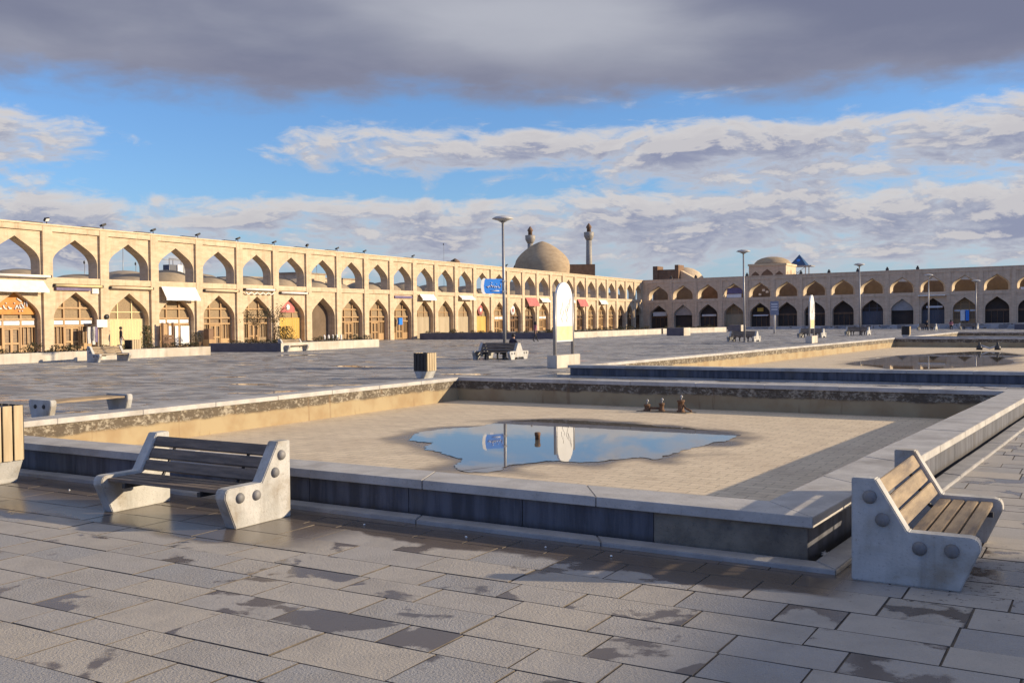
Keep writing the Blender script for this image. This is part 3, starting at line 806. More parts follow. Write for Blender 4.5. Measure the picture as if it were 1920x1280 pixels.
awning(3,.45,4.2,4.44,0,.12,'brick_edge',True)
awning(4,.5,4.2,4.62,0,.14,'canvas',True)
mb=MB()
for i in range(5): mb.tube([(4*PL+.6+.72*i+.72*j/6,-.04,4.40-.16*sin(pi*j/6)) for j in range(7)],.05,6)
mb.build('draped_fringe',M['canvas'],left)
awning(5,.45,4.1,4.42,0,.16,'canvas',True)
mb=MB(); mb.box(9*PL+.6,10*PL-.6,.0,.165,4.22,4.45); mb.build('shop_sign',M['violet'],left)
awning(10,.9,3.9,4.2,4.7,.4,'white')
awning(12,.5,3.9,4.35,4.7,.45,'canvas')
awning(16,.6,4.1,3.75,4.7,.5,'red')
awning(17,.6,3.6,4.3,4.7,.4,'canvas')
awning(20,.6,4.0,3.8,4.7,.5,'red')
awning(22,.6,3.8,4.2,4.7,.4,'canvas')
awning(19,.7,3.8,4.3,4.7,.35,'canvas')
# blue round lamp on the second pillar, boards and goods by the doors
mb=MB(); mb.lathe([(.17,0),(.17,.12),(.02,.14)],(1*PL+.05,0,2.45),16,axis=Matrix.Rotation(pi/2,3,'X')); mb.build('wall_lamp',M['black'],left)
mb=MB(); mb.box(.78*PL,.97*PL,-.3,-.2,1.75,2.25); mb.build('shop_sign',M['white'],left)
mb=MB(); mb.box(9.28*PL,9.42*PL,-.05,.15,1.5,2.2); mb.build('shop_sign',M['blue'],left)
# roof floodlights on the parapet
def floodlight(k, tilt, mats):
    mb=MB(); mb.box(k*PL-1.5,k*PL-.2,.15,.5,HT+.1,HT+.19); o=mb.build('floodlight_tray',M['black'],left)
    mb=MB(); R=Matrix.Rotation(tilt,3,'X')@Matrix.Rotation(.3,3,'Z'); c=Vector((k*PL+.25,.35,HT+.42 if tilt>.4 else HT+.3))
    mb.obox(c,.42,.13,.22,R); mb.tube([(k*PL+.25,.35,HT+.1),c],.03,6); h=mb.build('floodlight_head',M['black'],o)
    mb=MB(); mb.obox(c+R@Vector((0,-.07,0)),.36,.012,.17,R); mb.build('floodlight_lens',mats,h)
for k in range(0,9): floodlight(k,(.55 if k in(0,6) else 1.25),M['white'] if k==0 else M['glass'])
for k in (10,12,15): floodlight(k,1.25,M['glass'])
# --- right arcade --------------------------------------------------------------
TR=2.0731; RD=Vector((sin(TR),cos(TR))); PR=4.41; SH=.0125
RO=Vector((25.33,175.3))-RD*(PR/2); RR=atan2(RD.y,RD.x)
right=empty('arcade_building',(RO.x,RO.y,0),RR,'shaded brown two-storey arcade across the far right end of the plaza','building')
K1=24; mb=MB(); mr=MB()
ARL2=arch_pts(1.64,2.1,3.95); ARU2=arch_pts(1.74,5.5,7.28)
for k in range(0,K1+1): mb.box(k*PR-.30,k*PR+.30,.0,1.0,4.6,HT); mb.box(k*PR-.30,k*PR+.30,.0,2.0,-1,4.597)
mb.box(-.9,-.302,.03,1,-1,HT)
for k in range(K1):
    xc=(k+.5)*PR; x0=k*PR+.30; x1=(k+1)*PR-.30; hw=(x1-x0)/2
    mb.box(x0,x1,.03,1.0,7.75,HT); mb.box(x0,x1,.04,1.0,4.35,4.85)
    panel(mb,xc,hw,-.3,4.35,ARL2,.12,2.0); panel(mb,xc,hw,4.85,7.75,ARU2,.12,1.0,0,1,.30)
mb.shear(SH).build('wall',[M['brick_shade'],M['brick_edge']],right)
mb=MB(); mb.box(-.9,K1*PR,-.05,1.05,HT,HT+.1); mb.shear(SH).build('parapet_coping',M['brick_shade'],right)
mb=MB(); mb.box(-.9,K1*PR,1.003,14,4.60,4.78); mb.box(-.9,K1*PR,13.5,14,-1,4.59); mb.box(K1*PR-.3,K1*PR,2.003,13.49,-1,4.59); mb.shear(SH).build('roof',M['roofmud'],right)
kinds2=['open','gable','open','tan','open','open','open','open','blue','gable','blue','woodwhite','open','open','open']+['open','blue','open']*3
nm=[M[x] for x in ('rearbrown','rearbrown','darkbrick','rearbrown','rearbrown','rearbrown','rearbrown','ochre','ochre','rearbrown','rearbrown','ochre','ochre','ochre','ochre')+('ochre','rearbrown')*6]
for k in range(K1):
    shopfront(right,(k+.5)*PR,ARL2,1.2,kinds2[k],rng,SH)
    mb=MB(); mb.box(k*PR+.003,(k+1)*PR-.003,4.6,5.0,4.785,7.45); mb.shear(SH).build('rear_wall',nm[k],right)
def rbox(name,mat,k,a,b,y0,y1,z0,z1):
    mb=MB(); mb.box(k*PR+a,k*PR+b,y0,y1,z0,z1); return mb.shear(SH).build(name,M[mat],right)
rbox('banner','violet',3,1.0,3.6,.5,.6,5.6,6.5); rbox('shop_sign','white',3,.9,3.4,.62,.7,4.9,5.5)
for i,(a,z) in enumerate(((1.0,5.2),(1.6,5.9),(2.2,5.6),(2.9,5.2))): rbox('window_ornament','white',4,a,a+.4,3.9,4.1,z,z+.35)
rbox('shop_sign','white',0,.9,3.4,.9,1.1,2.1,2.8); rbox('shop_sign','canvas',2,.9,3.4,.9,1.1,1.9,2.2)
rbox('shop_sign','yellow',4,1.6,2.6,.8,.95,2.5,3.1); rbox('shop_sign','white',4,.9,3.4,.8,.95,1.75,1.95)
rbox('awning','canvas',10,.2,4.0,-.9,.1,4.25,4.4); rbox('shop_sign','white',10,1.2,3.5,.8,1.0,2.45,2.75)
rbox('hanging_cloth','white',11,1.6,2.2,.7,.8,.4,2.0); rbox('hanging_cloth','blue',11,2.3,2.8,.7,.8,.4,2.0)
rbox('parapet_box','canvas',13,.9,3.2,.3,.6,4.86,5.2)
for i,k in enumerate((1,2,4,6,7,8,9,10)):
    mb=MB(); mb.box(k*PR-.22,k*PR+.22,.3,.62,HT+.1,HT+.42); mb.lathe([(.12,0),(.16,.12),(.10,.24)],(k*PR,.45,HT+.42),10); mb.shear(SH).build('floodlight_head',M['black'],right)
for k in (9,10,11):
    mb=MB(); x=(k+.5)*PR; mb.slab_xz([(x-.75,6.62),(x,7.16),(x+.85,6.55)],.35,.40); mb.v=[(a,b+.5*(7.2-c),c) for a,b,c in mb.v]; mb.shear(SH).build('apex_triangle',M['canvas'],right)  # flat white triangle leaning under the arch apex
# terrace in front of the far arcade, rising gently to the right
def loc2w(x,y,z=0):
    c,s=cos(RR),sin(RR); return Vector((RO.x+x*c-y*s,RO.y+x*s+y*c,z))
mb=MB(); TY=-9.0
prof=[(8,TY,.0),(66,TY,.0)]
tv=[loc2w(8,TY,-.5),loc2w(110,TY,-.5),loc2w(110,.5,-.5),loc2w(8,.5,-.5),loc2w(8,TY,.10),loc2w(110,TY,1.33),loc2w(110,.5,1.37),loc2w(8,.5,.12)]
mb.add(tv,[(4,5,6,7),(0,1,5,4),(1,2,6,5),(3,0,4,7)]); o=mb.build('terrace_pavement',M['paver_far']); o['kind']='structure'
def terr_z(p):
    d=Vector((p.x-RO.x,p.y-RO.y)); c,s=cos(RR),sin(RR); x=d.x*c+d.y*s; y=-d.x*s+d.y*c
    if y<TY or x<8: return 0.0
    return .10+(x-8)/58*.70
# ------------------------------------------------------------------ buildings behind
def mosque():
    D=222; c=AT(1017,513,D); base=Vector((c.x,D,0)); root=empty('mosque',base,0,'brick mosque with a broad pointed dome and two slim minarets beyond the arcade','mosque')
    zb=CH+(593.5-515)/1900*D; R=51.5/1900*D
    pr=[(R*k,zb+h) for k,h in ((.965,-.3),(.985,.5),(1,1.4),(.995,2.3),(.96,3.05),(.89,3.75),(.78,4.5),(.64,5.25),(.46,6.05),(.27,6.7),(.13,7.08),(.02,7.26))]
    mb=MB(); mb.lathe(pr,n=48); mb.build('dome',M['dome'],root)
    mb=MB(); mb.lathe([(R*1.06,0),(R*1.06,zb-.9),(R*1.0,zb-.2)],n=16,smooth=False); mb.build('drum',M['brick'],root)
    for px,ytop in ((994,424),(1104,418)):
        DD=250; p=AT(px,ytop,DD); h=p.z; x=p.x-base.x; y=DD-base.y; r=5.4/1900*DD
        o=MB(); o.lathe([(r*1.15,0),(r*1.05,h-9),(r*.95,h-4.3)],(x,y,0),16); mi=o.build('minaret',M['tilework'],root)
        o=MB(); o.lathe([(r*.95,h-4.3),(r*1.35,h-3.8),(r*1.7,h-3.3),(r*1.75,h-2.3),(r*1.6,h-2.25),(r*1.6,h-2.9),(r*.8,h-2.95)],(x,y,0),16); o.build('balcony',M['tilework'],mi)
        o=MB(); o.lathe([(r*.75,h-3),(r*.72,h-1.3),(r*1.0,h-1.2),(r*.85,h-.8),(r*.35,h-.3),(.03,h)],(x,y,0),14); o.build('lantern_top',M['darkbrick'],mi)
    a=AT(1066,498,248); b=AT(1112,497,248)
    mb=MB(); mb.box(a.x-base.x,b.x-base.x,20,28,0,a.z); mb.build('portal_wall',M['darkbrick'],root)
    mb=MB(); mb.box(-R*1.5,R*2.3,-4,22,0,zb-1.6); mb.build('prayer_hall',M['brick'],root)
mosque()
def dome_pavilion():
    D=185; a=AT(1404,500,D); root=empty('domed_pavilion',(a.x,D,0),RR,'square pavilion with a low dome above the shaded arcade','building')
    sc=D/1900; zt=CH+(589.9-499)*sc
    L=68*sc/cos(RR+.24)*.98; W=7.6
    mb=MB(); mb.box(0,L,0,W,0,zt); mb.build('wall',M['brick_shade'],root)
    mb=MB(); mb.box(-.15,L+.15,-.15,W+.15,zt,zt+.35); mb.build('cornice',M['brick_edge'],root)
    r=3.3; mb=MB(); mb.lathe([(r*1.02,zt+.35),(r*.98,zt+.65),(r*.85,zt+1.1),(r*.6,zt+1.5),(r*.3,zt+1.72),(.03,zt+1.78)],(L*.5,W/2,0),32); mb.build('dome',M['dome'],root)
    for i,f in enumerate((.18,.5,.82)):
        ar=arch_pts(.75 if i!=1 else 1.1,zt-1.9,zt-1.0 if i!=1 else zt-.6); mb=MB(); arch_fill(mb,ar,zt-4,-.02); mb.v=[(x+L*f,y,z) for x,y,z in mb.v]; mb.build('window',M['darkbrick'],root)
        mb=MB(); arch_fill(mb,ar,zt-4,-.02); mb.v=[(L+.02-y*0,W*f+x,z) for x,y,z in mb.v]; mb.build('window',M['dome'],root)
dome_pavilion()
def pyramid_tower():
    D=192; c=AT(1499,500,D); root=empty('pyramid_tower',(c.x,D,0),RR,'open steel tower with a blue pyramid roof beside the domed pavilion','tower')
    sc=D/1900; zt=CH+(589-477)*sc; ze=CH+(589-498)*sc; w=1.55
    mb=MB(); mb.add([(-w,-w,ze),(w,-w,ze),(w,w,ze),(-w,w,ze),(0,0,zt)],[(0,1,4),(1,2,4),(2,3,4),(3,0,4),(3,2,1,0)]); mb.build('roof',M['greenblue'],root)
    for x in (-w+.1,w-.1,):
        for y in (-w+.1,w-.1): o=MB(); o.box(x-.08,x+.08,y-.08,y+.08,0,ze-.01); o.build('leg',M['steel'],root)
    mb=MB(); mb.box(-w-.3,w+1.0,-w-.1,w+.1,ze-.22,ze-.012)
    for i in range(2): mb.tube([(-w+.1,-w,ze-2.4),(w-.1,-w,ze-.3)] if i else [(w-.1,-w,ze-2.4),(-w+.1,-w,ze-.3)],.05,6)
    mb.build('brace',M['steel'],root)
    mb=MB(); mb.lathe([(.35,0),(.35,.05),(.02,.06)],(0,-w*.52,ze+(zt-ze)*.45),12,axis=Matrix.Rotation(pi/2-.6,3,'X')); mb.build('roof_emblem',M['blue'],root)
pyramid_tower()
def ruin():
    D=186; a=AT(1224,506,D); root=empty('brick_portal',(a.x,D,0),RR,'broken brick portal and vault rising behind the corner of the arcade','building')
    sc=D/1900; zt=CH+(591.5-503)*sc
    mb=MB(); mb.box(0,.9,0,3,0,zt+.35); mb.box(4.2,4.9,0,3,0,zt+.5); mb.box(.9,4.2,.25,3,0,zt-.3); mb.build('wall',M['darkbrick'],root)
    mb=MB(); mb.lathe([(3.6,zt-3),(3.5,zt-1.6),(2.8,zt-.7),(1.7,zt-.05),(.8,zt+.2),(.02,zt+.3)],(4.2,5.2,0),24); mb.build('vault',M['brick'],root)
    mb=MB(); mb.slab_xz([(4.95,0),(4.95,zt-.5),(8.0,zt-2.2),(8.0,0)],1,4); mb.build('buttress',M['brick_edge'],root)
ruin()
def rooftop():
    # things on the roofs seen through the upper arches of the left arcade
    D=88; c=AT(335,512,D); sc=D/1900
    r=empty('rooftop_plant_room',(c.x,D,4.9),LR,'white cabin with a tall scaffold frame on the roofs behind the left arcade','cabin')
    h=CH+(599.5-497)*sc-4.9
    mb=MB(); mb.box(-.1,1.3,0,1,0,h); mb.build('cabin',M['white'],r)
    mb=MB(); mb.box(-.9,-.15,.1,.9,0,h); mb.build('tank',M['blueshut'],r)
    mb=MB()
    for x in (-1.2,.6,1.6):
        for y in (-.1,1.2): mb.tube([(x,y,0),(x,y,h+.55)],.04,6)
    for z in (h+.5,h*.6): mb.tube([(-1.2,-.1,z),(1.6,-.1,z)],.035,6); mb.tube([(-1.2,1.2,z),(1.6,1.2,z)],.035,6)
    mb.build('frame',M['steel'],r)
    for px,py,D,w,hh,lab in ((585,528,112,5,2.2,'dark flat-roofed roof hut behind the eighth upper arch'),(478,524,104,4,1.5,'low pale roof hut with a flat roof seen through an upper arch'),(608,535,118,3.2,1.9,'small plastered roof hut with a doorway behind an upper arch'),(668,532,130,6,2.2,'wide plastered roof block with a mounded top behind the arcade')):
        p=AT(px,py,D); r=empty('roof_hut',(p.x,D,4.9),LR,lab,'hut')
        mb=MB(); mb.box(-w/2,w/2,0,3,0,hh); mb.build('wall',M['brick'],r)
        mb=MB(); mb.box(-w/2-.12,w/2+.12,-.12,3.12,hh,hh+.15); mb.build('roof',M['roofmud'],r)
        mb=MB(); mb.box(-.4,.4,-.03,.02,.0,min(1.7,hh-.3)); mb.build('door',M['void'],r)
    for px,D,zt,lab in ((230,90,8.6,'thin aerial mast on the roofs seen through the third upper arch'),(254,96,7.4,'short leaning aerial pole on the roof behind the third upper arch'),(593,125,8.6,'slim roof aerial above the middle of the left arcade'),(832,160,13.6,'faint thin mast rising above the arcade parapet left of the dome'),(158,86,7.0,'dark chimney pot on the roofs seen through the second upper arch')):
        p=AT(px,500,D); r=empty('roof_aerial',(p.x,D,4.9),0,lab,'aerial')
        mb=MB(); mb.tube([(0,0,0),(.05,0,zt-4.9)],.03,6); mb.build('mast',M['steel'],r)
        mb=MB(); mb.lathe([(.06,zt-4.9),(.09,zt-4.75),(.02,zt-4.6)],n=8); mb.build('mast_head',M['black'],r)
    # low city skyline far beyond
    for i,(px,py,D,w,d) in enumerate(((858,494,210,6,6),(975,502,230,5,6),)):
        p=AT(px,py,D); r=empty('brick_turret',(p.x,D,0),LR,('low brick roof turret above the parapet left of the lamp post','small dark turret just left of the big dome')[i],'turret')
        mb=MB(); mb.box(-w*.12,w*.12,0,d*.2,0,p.z); mb.build('shaft',M['darkbrick'],r)
        mb=MB(); mb.lathe([(w*.2,p.z),(w*.15,p.z+.6),(.03,p.z+1.1)],(0,d*.1,0),12); mb.build('cap',M['darkbrick'],r)
rooftop()
# ------------------------------------------------------------------ benches
PROF=[(0,0),(0,.85),(.19,.85),(.44,.435),(.90,.435),(.945,.425),(.97,.39),(.975,.33),(.83,0)]
BL=2.10; PT=.15
def bench(name, loc, rz, label, slat, group='concrete and slat benches around the plaza'):
    r=empty(name,loc,rz,label,'bench',group)
    for y0 in (0,BL-PT):
        mb=MB(); mb.slab_xz(PROF,y0,y0+PT); p=mb.build('end_panel',M['concrete'],r,bevel=.009,recalc=True)
        ax=Matrix.Rotation(pi/2 if y0==0 else -pi/2,3,'X')
        for u,v in ((.145,.70),(.245,.52),(.53,.315),(.77,.32)):
            mb=MB(); mb.lathe([(.058,-.01),(.056,.012),(.044,.03),(.022,.038),(.001,.04)],(u,0 if y0==0 else BL,v),16,axis=ax); mb.build('bolt_cap',M['bolt'],p)
    sd=Vector((.25,0,-.415)).normalized()   # down the backrest
    nrm=Vector((.415,0,.25)).normalized()
    for i in range(3):
        c=Vector((.185,0,.83))+sd*(.075+i*.152)+nrm*(-.035); Mx=Matrix((sd,(0,1,0),nrm)).transposed()
        mb=MB(); mb.obox((c.x,BL/2,c.z),.125,BL-2*PT-.004,.04,Mx@Matrix.Rotation(random.uniform(-.01,.01),3,'X')); mb.build('back_slat',slat,r,bevel=.006,recalc=True)
    for i in range(4):
        x=.475+i*.122
        mb=MB(); mb.box(x-.052,x+.052,PT+.002,BL-PT-.002,.365+random.uniform(-.003,.003),.405); mb.build('seat_slat',slat,r,bevel=.006,recalc=True)
    for y in (.45,BL-.45):
        mb=MB(); mb.box(.40,.92,y-.025,y+.025,.315,.362); a=Vector((.185,0,.83))+sd*.02-nrm*.075; b=Vector((.185,0,.83))+sd*.46-nrm*.075
        mb.tube([(a.x,y,a.z),(b.x,y,b.z),(.42,y,.34)],.018,6); mb.build('support_bar',M['black'],r)
    return r
RB=UA
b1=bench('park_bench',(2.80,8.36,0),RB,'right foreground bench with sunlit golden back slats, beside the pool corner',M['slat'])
b2=bench('park_bench',(-4.30,12.36,0),UA-pi/2,'left foreground bench with dark slats, facing the camera before the pool wall',M['slat_shaded'])
p=G(163,679); dup(b1,p,RB+.05,'small tan bench before the pale planter at far left, below a standing man')
p=G(521,659); dup(b1,p,RB+.05,'bench in front of the pale planter below the yellow shutter')
# backless bench beyond the left pool wall
def backless(loc, rz, label):
    r=empty('backless_bench',loc,rz,label,'bench')
    pr=[(.10,0),(.0,.30),(.0,.40),(.035,.43),(.765,.43),(.80,.40),(.80,.30),(.70,0)]
    for y0 in (0,2.2-PT):
        mb=MB(); mb.slab_xz(pr,y0,y0+PT); p=mb.build('end_panel',M['concrete'],r,bevel=.012,recalc=True)
        for u in (.25,.55):
            mb=MB(); mb.lathe([(.05,-.01),(.048,.012),(.03,.03),(.001,.036)],(u,0 if y0==0 else 2.2,.28),14,axis=Matrix.Rotation(pi/2 if y0==0 else -pi/2,3,'X')); mb.build('bolt_cap',M['black'],p)
    for i in range(5):
        mb=MB(); mb.box(.06+i*.14,.06+i*.14+.115,PT+.002,2.2-PT-.002,.345,.39); mb.build('seat_slat',M['slat'],r,bevel=.006,recalc=True)
    return r
backless(G(54,784),RB,'low backless bench beyond the sunlit left pool wall')
# back-to-back benches farther out
def double_bench(loc, rz, label):
    r=empty('double_bench',loc,rz,label,'bench','back-to-back benches out on the plaza')
    H=PROF; pr=[(-.83,0),(-.975,.33),(-.97,.39),(-.90,.435),(-.36,.435),(-.12,.85),(.12,.85),(.36,.435),(.90,.435),(.97,.39),(.975,.33),(.83,0),(.5,0),(.42,.12),(-.42,.12),(-.5,0)]
    for y0 in (0,BL+.2-PT):
        mb=MB(); mb.slab_xz(pr,y0,y0+PT); p=mb.build('end_panel',M['concrete'],r)
        for u in (-.75,-.5,.5,.75):
            mb=MB(); mb.lathe([(.06,-.01),(.05,.02),(.001,.035)],(u,0 if y0==0 else BL+.2,.32),10,axis=Matrix.Rotation(pi/2 if y0==0 else -pi/2,3,'X')); mb.build('bolt_cap',M['bolt'],p)
    for sg in (-1,1):
        for i in range(3):
            mb=MB(); mb.obox((sg*(.15+i*.085),(BL+.2)/2,.78-i*.145),.04,BL+.2-2*PT-.004,.125,Matrix.Rotation(-sg*.52,3,'Y')); mb.build('back_slat',M['slat_shaded'],r)
        for i in range(4):
            x=sg*(.47+i*.122); mb=MB(); mb.box(x-.052,x+.052,PT+.002,BL+.2-PT-.002,.365,.405); mb.build('seat_slat',M['slat_shaded'],r)
        for y in (.6,BL-.4):
            mb=MB(); mb.box(min(sg*.4,sg*.9),max(sg*.4,sg*.9),y-.04,y+.04,.28,.36); mb.box(sg*.62-.04,sg*.62+.04,y-.04,y+.04,0,.28); mb.build('support_bar',M['black'],r)
    return r
# local y along the bench: rotate so that y = UU (end panel lit from the right)
RZ=UA-pi/2
def dloc(px,py,z=0):      # the near right-hand end of the bench sits at this pixel
    return G(px,py,z)
lm=G(903,673); d1=double_bench((lm.x,lm.y+.55,0),RZ,'back-to-back bench by the nearest lamp post, a seated person behind')
for (px,py,lab) in ((1372,640,'back-to-back bench at the foot of the second lamp post'),(1502,632.5,'back-to-back bench half hidden behind the far white board'),(1590,628,'back-to-back bench at the foot of the third lamp post')):
    q=G(px,py); dup(d1,(q.x,q.y+.5,0),RZ,lab)
def tplace(px,D):
    p=AT(px,600,D); p.z=0; p.z=terr_z(p); return p
q=tplace(1721,134); farbench=dup(d1,q,RZ,'far bench with a dark seated figure before the right arcade')
q=tplace(1799,137); dup(d1,q,RZ,'farthest right bench between the two short lamps and the big dark arch')
# ------------------------------------------------------------------ bins
def bin_(loc, rz, label, sc=1.0):
    r=empty('litter_bin',loc,rz,label,'bin','wooden slatted litter bins'); r.scale=(sc,sc,sc)
    w=.30
    mb=MB(); vs=[]
    for z,k in ((0,.16),(.06,.18),(.30,.30)):
        vs+=[(-k,-.30,z),(k,-.30,z),(k,.30,z),(-k,.30,z)]
    fs=[(3,2,1,0),(8,9,10,11)]
    for i in range(2):
        for j in range(4): fs.append((i*4+j,i*4+(j+1)%4,i*4+4+(j+1)%4,i*4+4+j))
    mb.add(vs,fs); mb.build('concrete_foot',M['concrete'],r,bevel=.012,recalc=True)
    mb=MB(); mb.box(-w+.03,w-.03,-w+.03,w-.03,.302,.98); mb.build('liner',M['black'],r)
    mb=MB()
    for z in (.32,.93):
        mb.box(-w,w,-w,-w+.028,z,z+.035); mb.box(-w,w,w-.028,w,z,z+.035); mb.box(-w,-w+.028,-w+.028,w-.028,z,z+.035); mb.box(w-.028,w,-w+.028,w-.028,z,z+.035)
    mb.build('hoop',M['black'],r)
    for f in range(4):
        R=Matrix.Rotation(f*pi/2,3,'Z'); mb=MB()
        for i in range(4):
            x=-w+.075+i*.15; mb.obox(R@Vector((x,-w-.012,.65)),.125,.022,.70,R)
        mb.build('slat_side',M['binslat'] if f%2 else M['wood_dark_bin'],r,bevel=.004,recalc=True)
    return r
q=G(8,909); bn=bin_((q.x-.27,q.y+.1,0),UA,'large slatted bin cut off by the left edge of the picture',1.06)
q=G(796,710); dup(bn,(q.x,q.y+.25,0),UA,'slatted bin standing alone on the plaza left of centre').scale=(.96,.96,.93)
q=G(247,671); dup(bn,(q.x,q.y+.2,0),UA,'dark-sided bin beside the far left bench at the planter')
q=G(1699,634); dup(bn,(q.x,q.y,0),UA,'far dark bin beyond the second pool on the right')
# ------------------------------------------------------------------ lamps
def lamp(loc, h, label, r0=.08, dish=.56, lean=.0):
    r=empty('street_lamp',loc,0,label,'lamp','disc-topped plaza lamps')
    mb=MB(); mb.lathe([(.16,0),(.16,.05),(.10,.09)],n=16); mb.tube([(0,0,.05),(-lean*h*.5,0,h*.5),(-lean*h,0,h-.3)],[r0*1.15,r0,r0*.75],12); mb.build('pole',M['steel'],r)
    mb=MB(); c=(-lean*h,0,h-.3)
    mb.lathe([(.07,-.05),(.10,.02),(dish*.55,.10),(dish,.17),(dish*1.0,.20),(dish*.75,.28),(dish*.3,.33),(.02,.34)],c,28); mb.build('lamp_shade',M['lampwhite'],r)
    mb=MB(); mb.lathe([(dish*.35,.0),(dish*.35,-.06),(.08,-.1)][::-1],(-lean*h,0,h-.2),16); mb.build('lamp_underside',M['glass'],r)
    return r
L1=Vector((AT(946,600,53.0).x,53.0,0)); l1=lamp(L1,7.43,'nearest tall lamp post carrying the blue direction sign',lean=.006)
lamp(AT(1396,600,81.9)*1, 7.43,'second lamp post, left of the far white board',lean=.01).location.z=0
lamp(AT(1613,600,105.5)*1, 7.43,'third tall lamp post, dark disc against the sky over the right arcade',lean=.012).location.z=0
q=tplace(1741,132); lamp(q,CH+(587-514)/1900*132-q.z,'shorter pale lamp post before the arcade, above the seated figure')
q=tplace(1830,136); lamp(q,CH+(586.5-525)/1900*136-q.z,'rightmost short lamp post before the arcade')
# blue sign on the first lamp
sg=empty('direction_sign',(L1.x-.02,L1.y-.02,3.80),.45,'blue direction sign with white script, fixed on the nearest lamp post','sign')
mb=MB(); mb.box(-1.18,-.11,-.03,.03,-.38,.38); mb.build('panel',M['blue'],sg,bevel=.01,recalc=True)
mb=MB(); mb.slab_xz([(-1.17,-.44),(-1.30,-.30),(-1.34,0),(-1.30,.30),(-1.17,.42),(-1.06,.40),(-1.13,.28),(-1.17,0),(-1.13,-.28),(-1.06,-.38)],-.045,-.032); mb.box(-.90,-.70,-.045,-.032,-.46,-.385); mb.build('white_edge',M['white'],sg)
mb=MB()
for st in ([(-.2,.12),(-.2,-.06),(-.32,-.08),(-.36,.02)],[(-.42,-.06),(-.5,.0),(-.56,-.08),(-.62,.06)],[(-.66,-.06),(-.74,.08),(-.80,-.06)],[(-.86,.02),(-.92,-.08),(-1.0,.0)],[(-.45,.12),(-.43,.12)],[(-.75,.18),(-.7,.18)],[(-.3,-.24),(-.75,-.24)],[(-.5,-.16),(-.48,-.16)]):
    stroke(mb,st,.024,-.045)
mb.build('lettering',M['white'],sg)
for z in (-.27,.27):
    mb=MB(); mb.box(-.11,.10,-.10,-.085,z-.03,z+.03); mb.build('bracket',M['steel'],sg)
# far notice sign on a post
q=tplace(1452,118); 
ns=empty('notice_sign',q,UA+.3,'grey-blue notice panel on a pale post before the right arcade','sign')
mb=MB(); mb.tube([(0,0,0),(0,0,3.4)],.11,8); mb.build('post',M['lampwhite'],ns)
mb=MB(); mb.box(-.48,.48,-.14,-.08,2.15,3.75); p=mb.build('panel',mk('grey_blue_panel',(.22,.24,.30),(.18,.2,.26),2,.5),ns)
mb=MB(); 
for z in (3.4,3.1,2.8): mb.box(-.35,.35,-.150,-.141,z-.05,z+.05)
mb.build('text_lines',M['white'],p)
# ------------------------------------------------------------------ map boards
def mapboard(loc, label, yellow=True):
    r=empty('map_board',loc,UA+pi/2,label,'sign','white round-topped map boards')     # local x along VV, local -y faces +UU
    mb=MB(); mb.box(-1.1,1.1,-.24,.24,0,.55); mb.build('plinth',M['stone'],r,bevel=.015,recalc=True)
    hw=.74; zb,zt=1.12,3.68
    arc=[(hw*cos(a),zt-hw*1.0+hw*1.0*sin(a)) for a in [pi*i/20 for i in range(21)]]
    mb=MB(); mb.slab_xz([(-hw,zb)]+arc[::-1]+[(hw,zb)],-.05,.05); b=mb.build('board',mk('white_enamel',(.82,.81,.77),(.76,.75,.71),1.2,.35),r)
    # pale grey map lines and yellow lower field
    rg=random.Random(4); mb=MB()
    for i in range(5):
        x=rg.uniform(-.4,.3); z=rg.uniform(1.9,2.5); pts=[]
        for j in range(7): pts.append((x,z)); x+=rg.uniform(-.09,.13); z+=rg.uniform(.03,.18)
        stroke(mb,pts,.009,-.055)
    mb.build('map_lines',M['bolt'],b)
    if yellow:
        mb=MB(); mb.box(-hw+.03,hw-.03,-.058,-.051,zb+.05,1.78); mb.build('yellow_field',mk('yellow_map',(.78,.64,.28),(.70,.60,.38),2.5,.4),b)
    for x in (-hw-.09,hw+.09):
        mb=MB(); mb.tube([(x,0,.5),(x,0,3.2)],.075,10); mb.build('post',M['steel'],r)
    return r
q=G(1056,689); mbd=mapboard((q.x+.05,q.y+.3,0),'near white round-topped map board with a yellow lower part on a stone plinth')
q=G(1524,643); dup(mbd,(q.x,q.y+.3,0),UA+pi/2+.05,'far narrow white round-topped board on a plinth by the second pool')
# ------------------------------------------------------------------ planters, shrubs
def planter(poly, h, label, mat, group='long stone planters along the arcades'):
    c=sum((V2(p) for p in poly),Vector((0,0)))/len(poly)
    r=empty('stone_planter',(c.x,c.y,0),0,label,'planter',group)
    P=ccw([V2(p)-c for p in poly]); I=offset(P,-.28); n=len(P)
    for i in range(n):
        j=(i+1)%n
        mb=MB(); mb.prism([P[i],P[j],I[j],I[i]],0,h); d=(P[j]-P[i]).normalized(); nn=Vector((d.y,-d.x))
        mb.build('side_wall',M['shaded_stone'] if (nn.x*SUN.x+nn.y*SUN.y)<.12 and mat=='mix' else M['stone'],r)  # walls turned from the sun get the shade-darkened stone
    mb=MB(); mb.prism(I,.05,h-.06); mb.build('soil',M['soil'],r)
    return r
LD=Vector((sin(TH),cos(TH))); LN=Vector((cos(TH),-sin(TH)))   # along the left arcade, towards the plaza
a0=V2(G(0,683)); a1=V2(G(395,665)); e=(a1-a0).normalized(); a00=a0-e*14
bk=Vector((-e.y,e.x))
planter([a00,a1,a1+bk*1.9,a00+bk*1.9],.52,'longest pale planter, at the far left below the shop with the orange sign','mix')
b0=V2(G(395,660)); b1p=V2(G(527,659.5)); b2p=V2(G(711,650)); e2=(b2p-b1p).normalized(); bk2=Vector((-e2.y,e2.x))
planter([b0,b1p,b2p,b2p+bk2*2.0,b1p+bk2*5.5+e2*-1.0],.58,'planter with a dark end and a pale side, before the yellow shutter','mix')
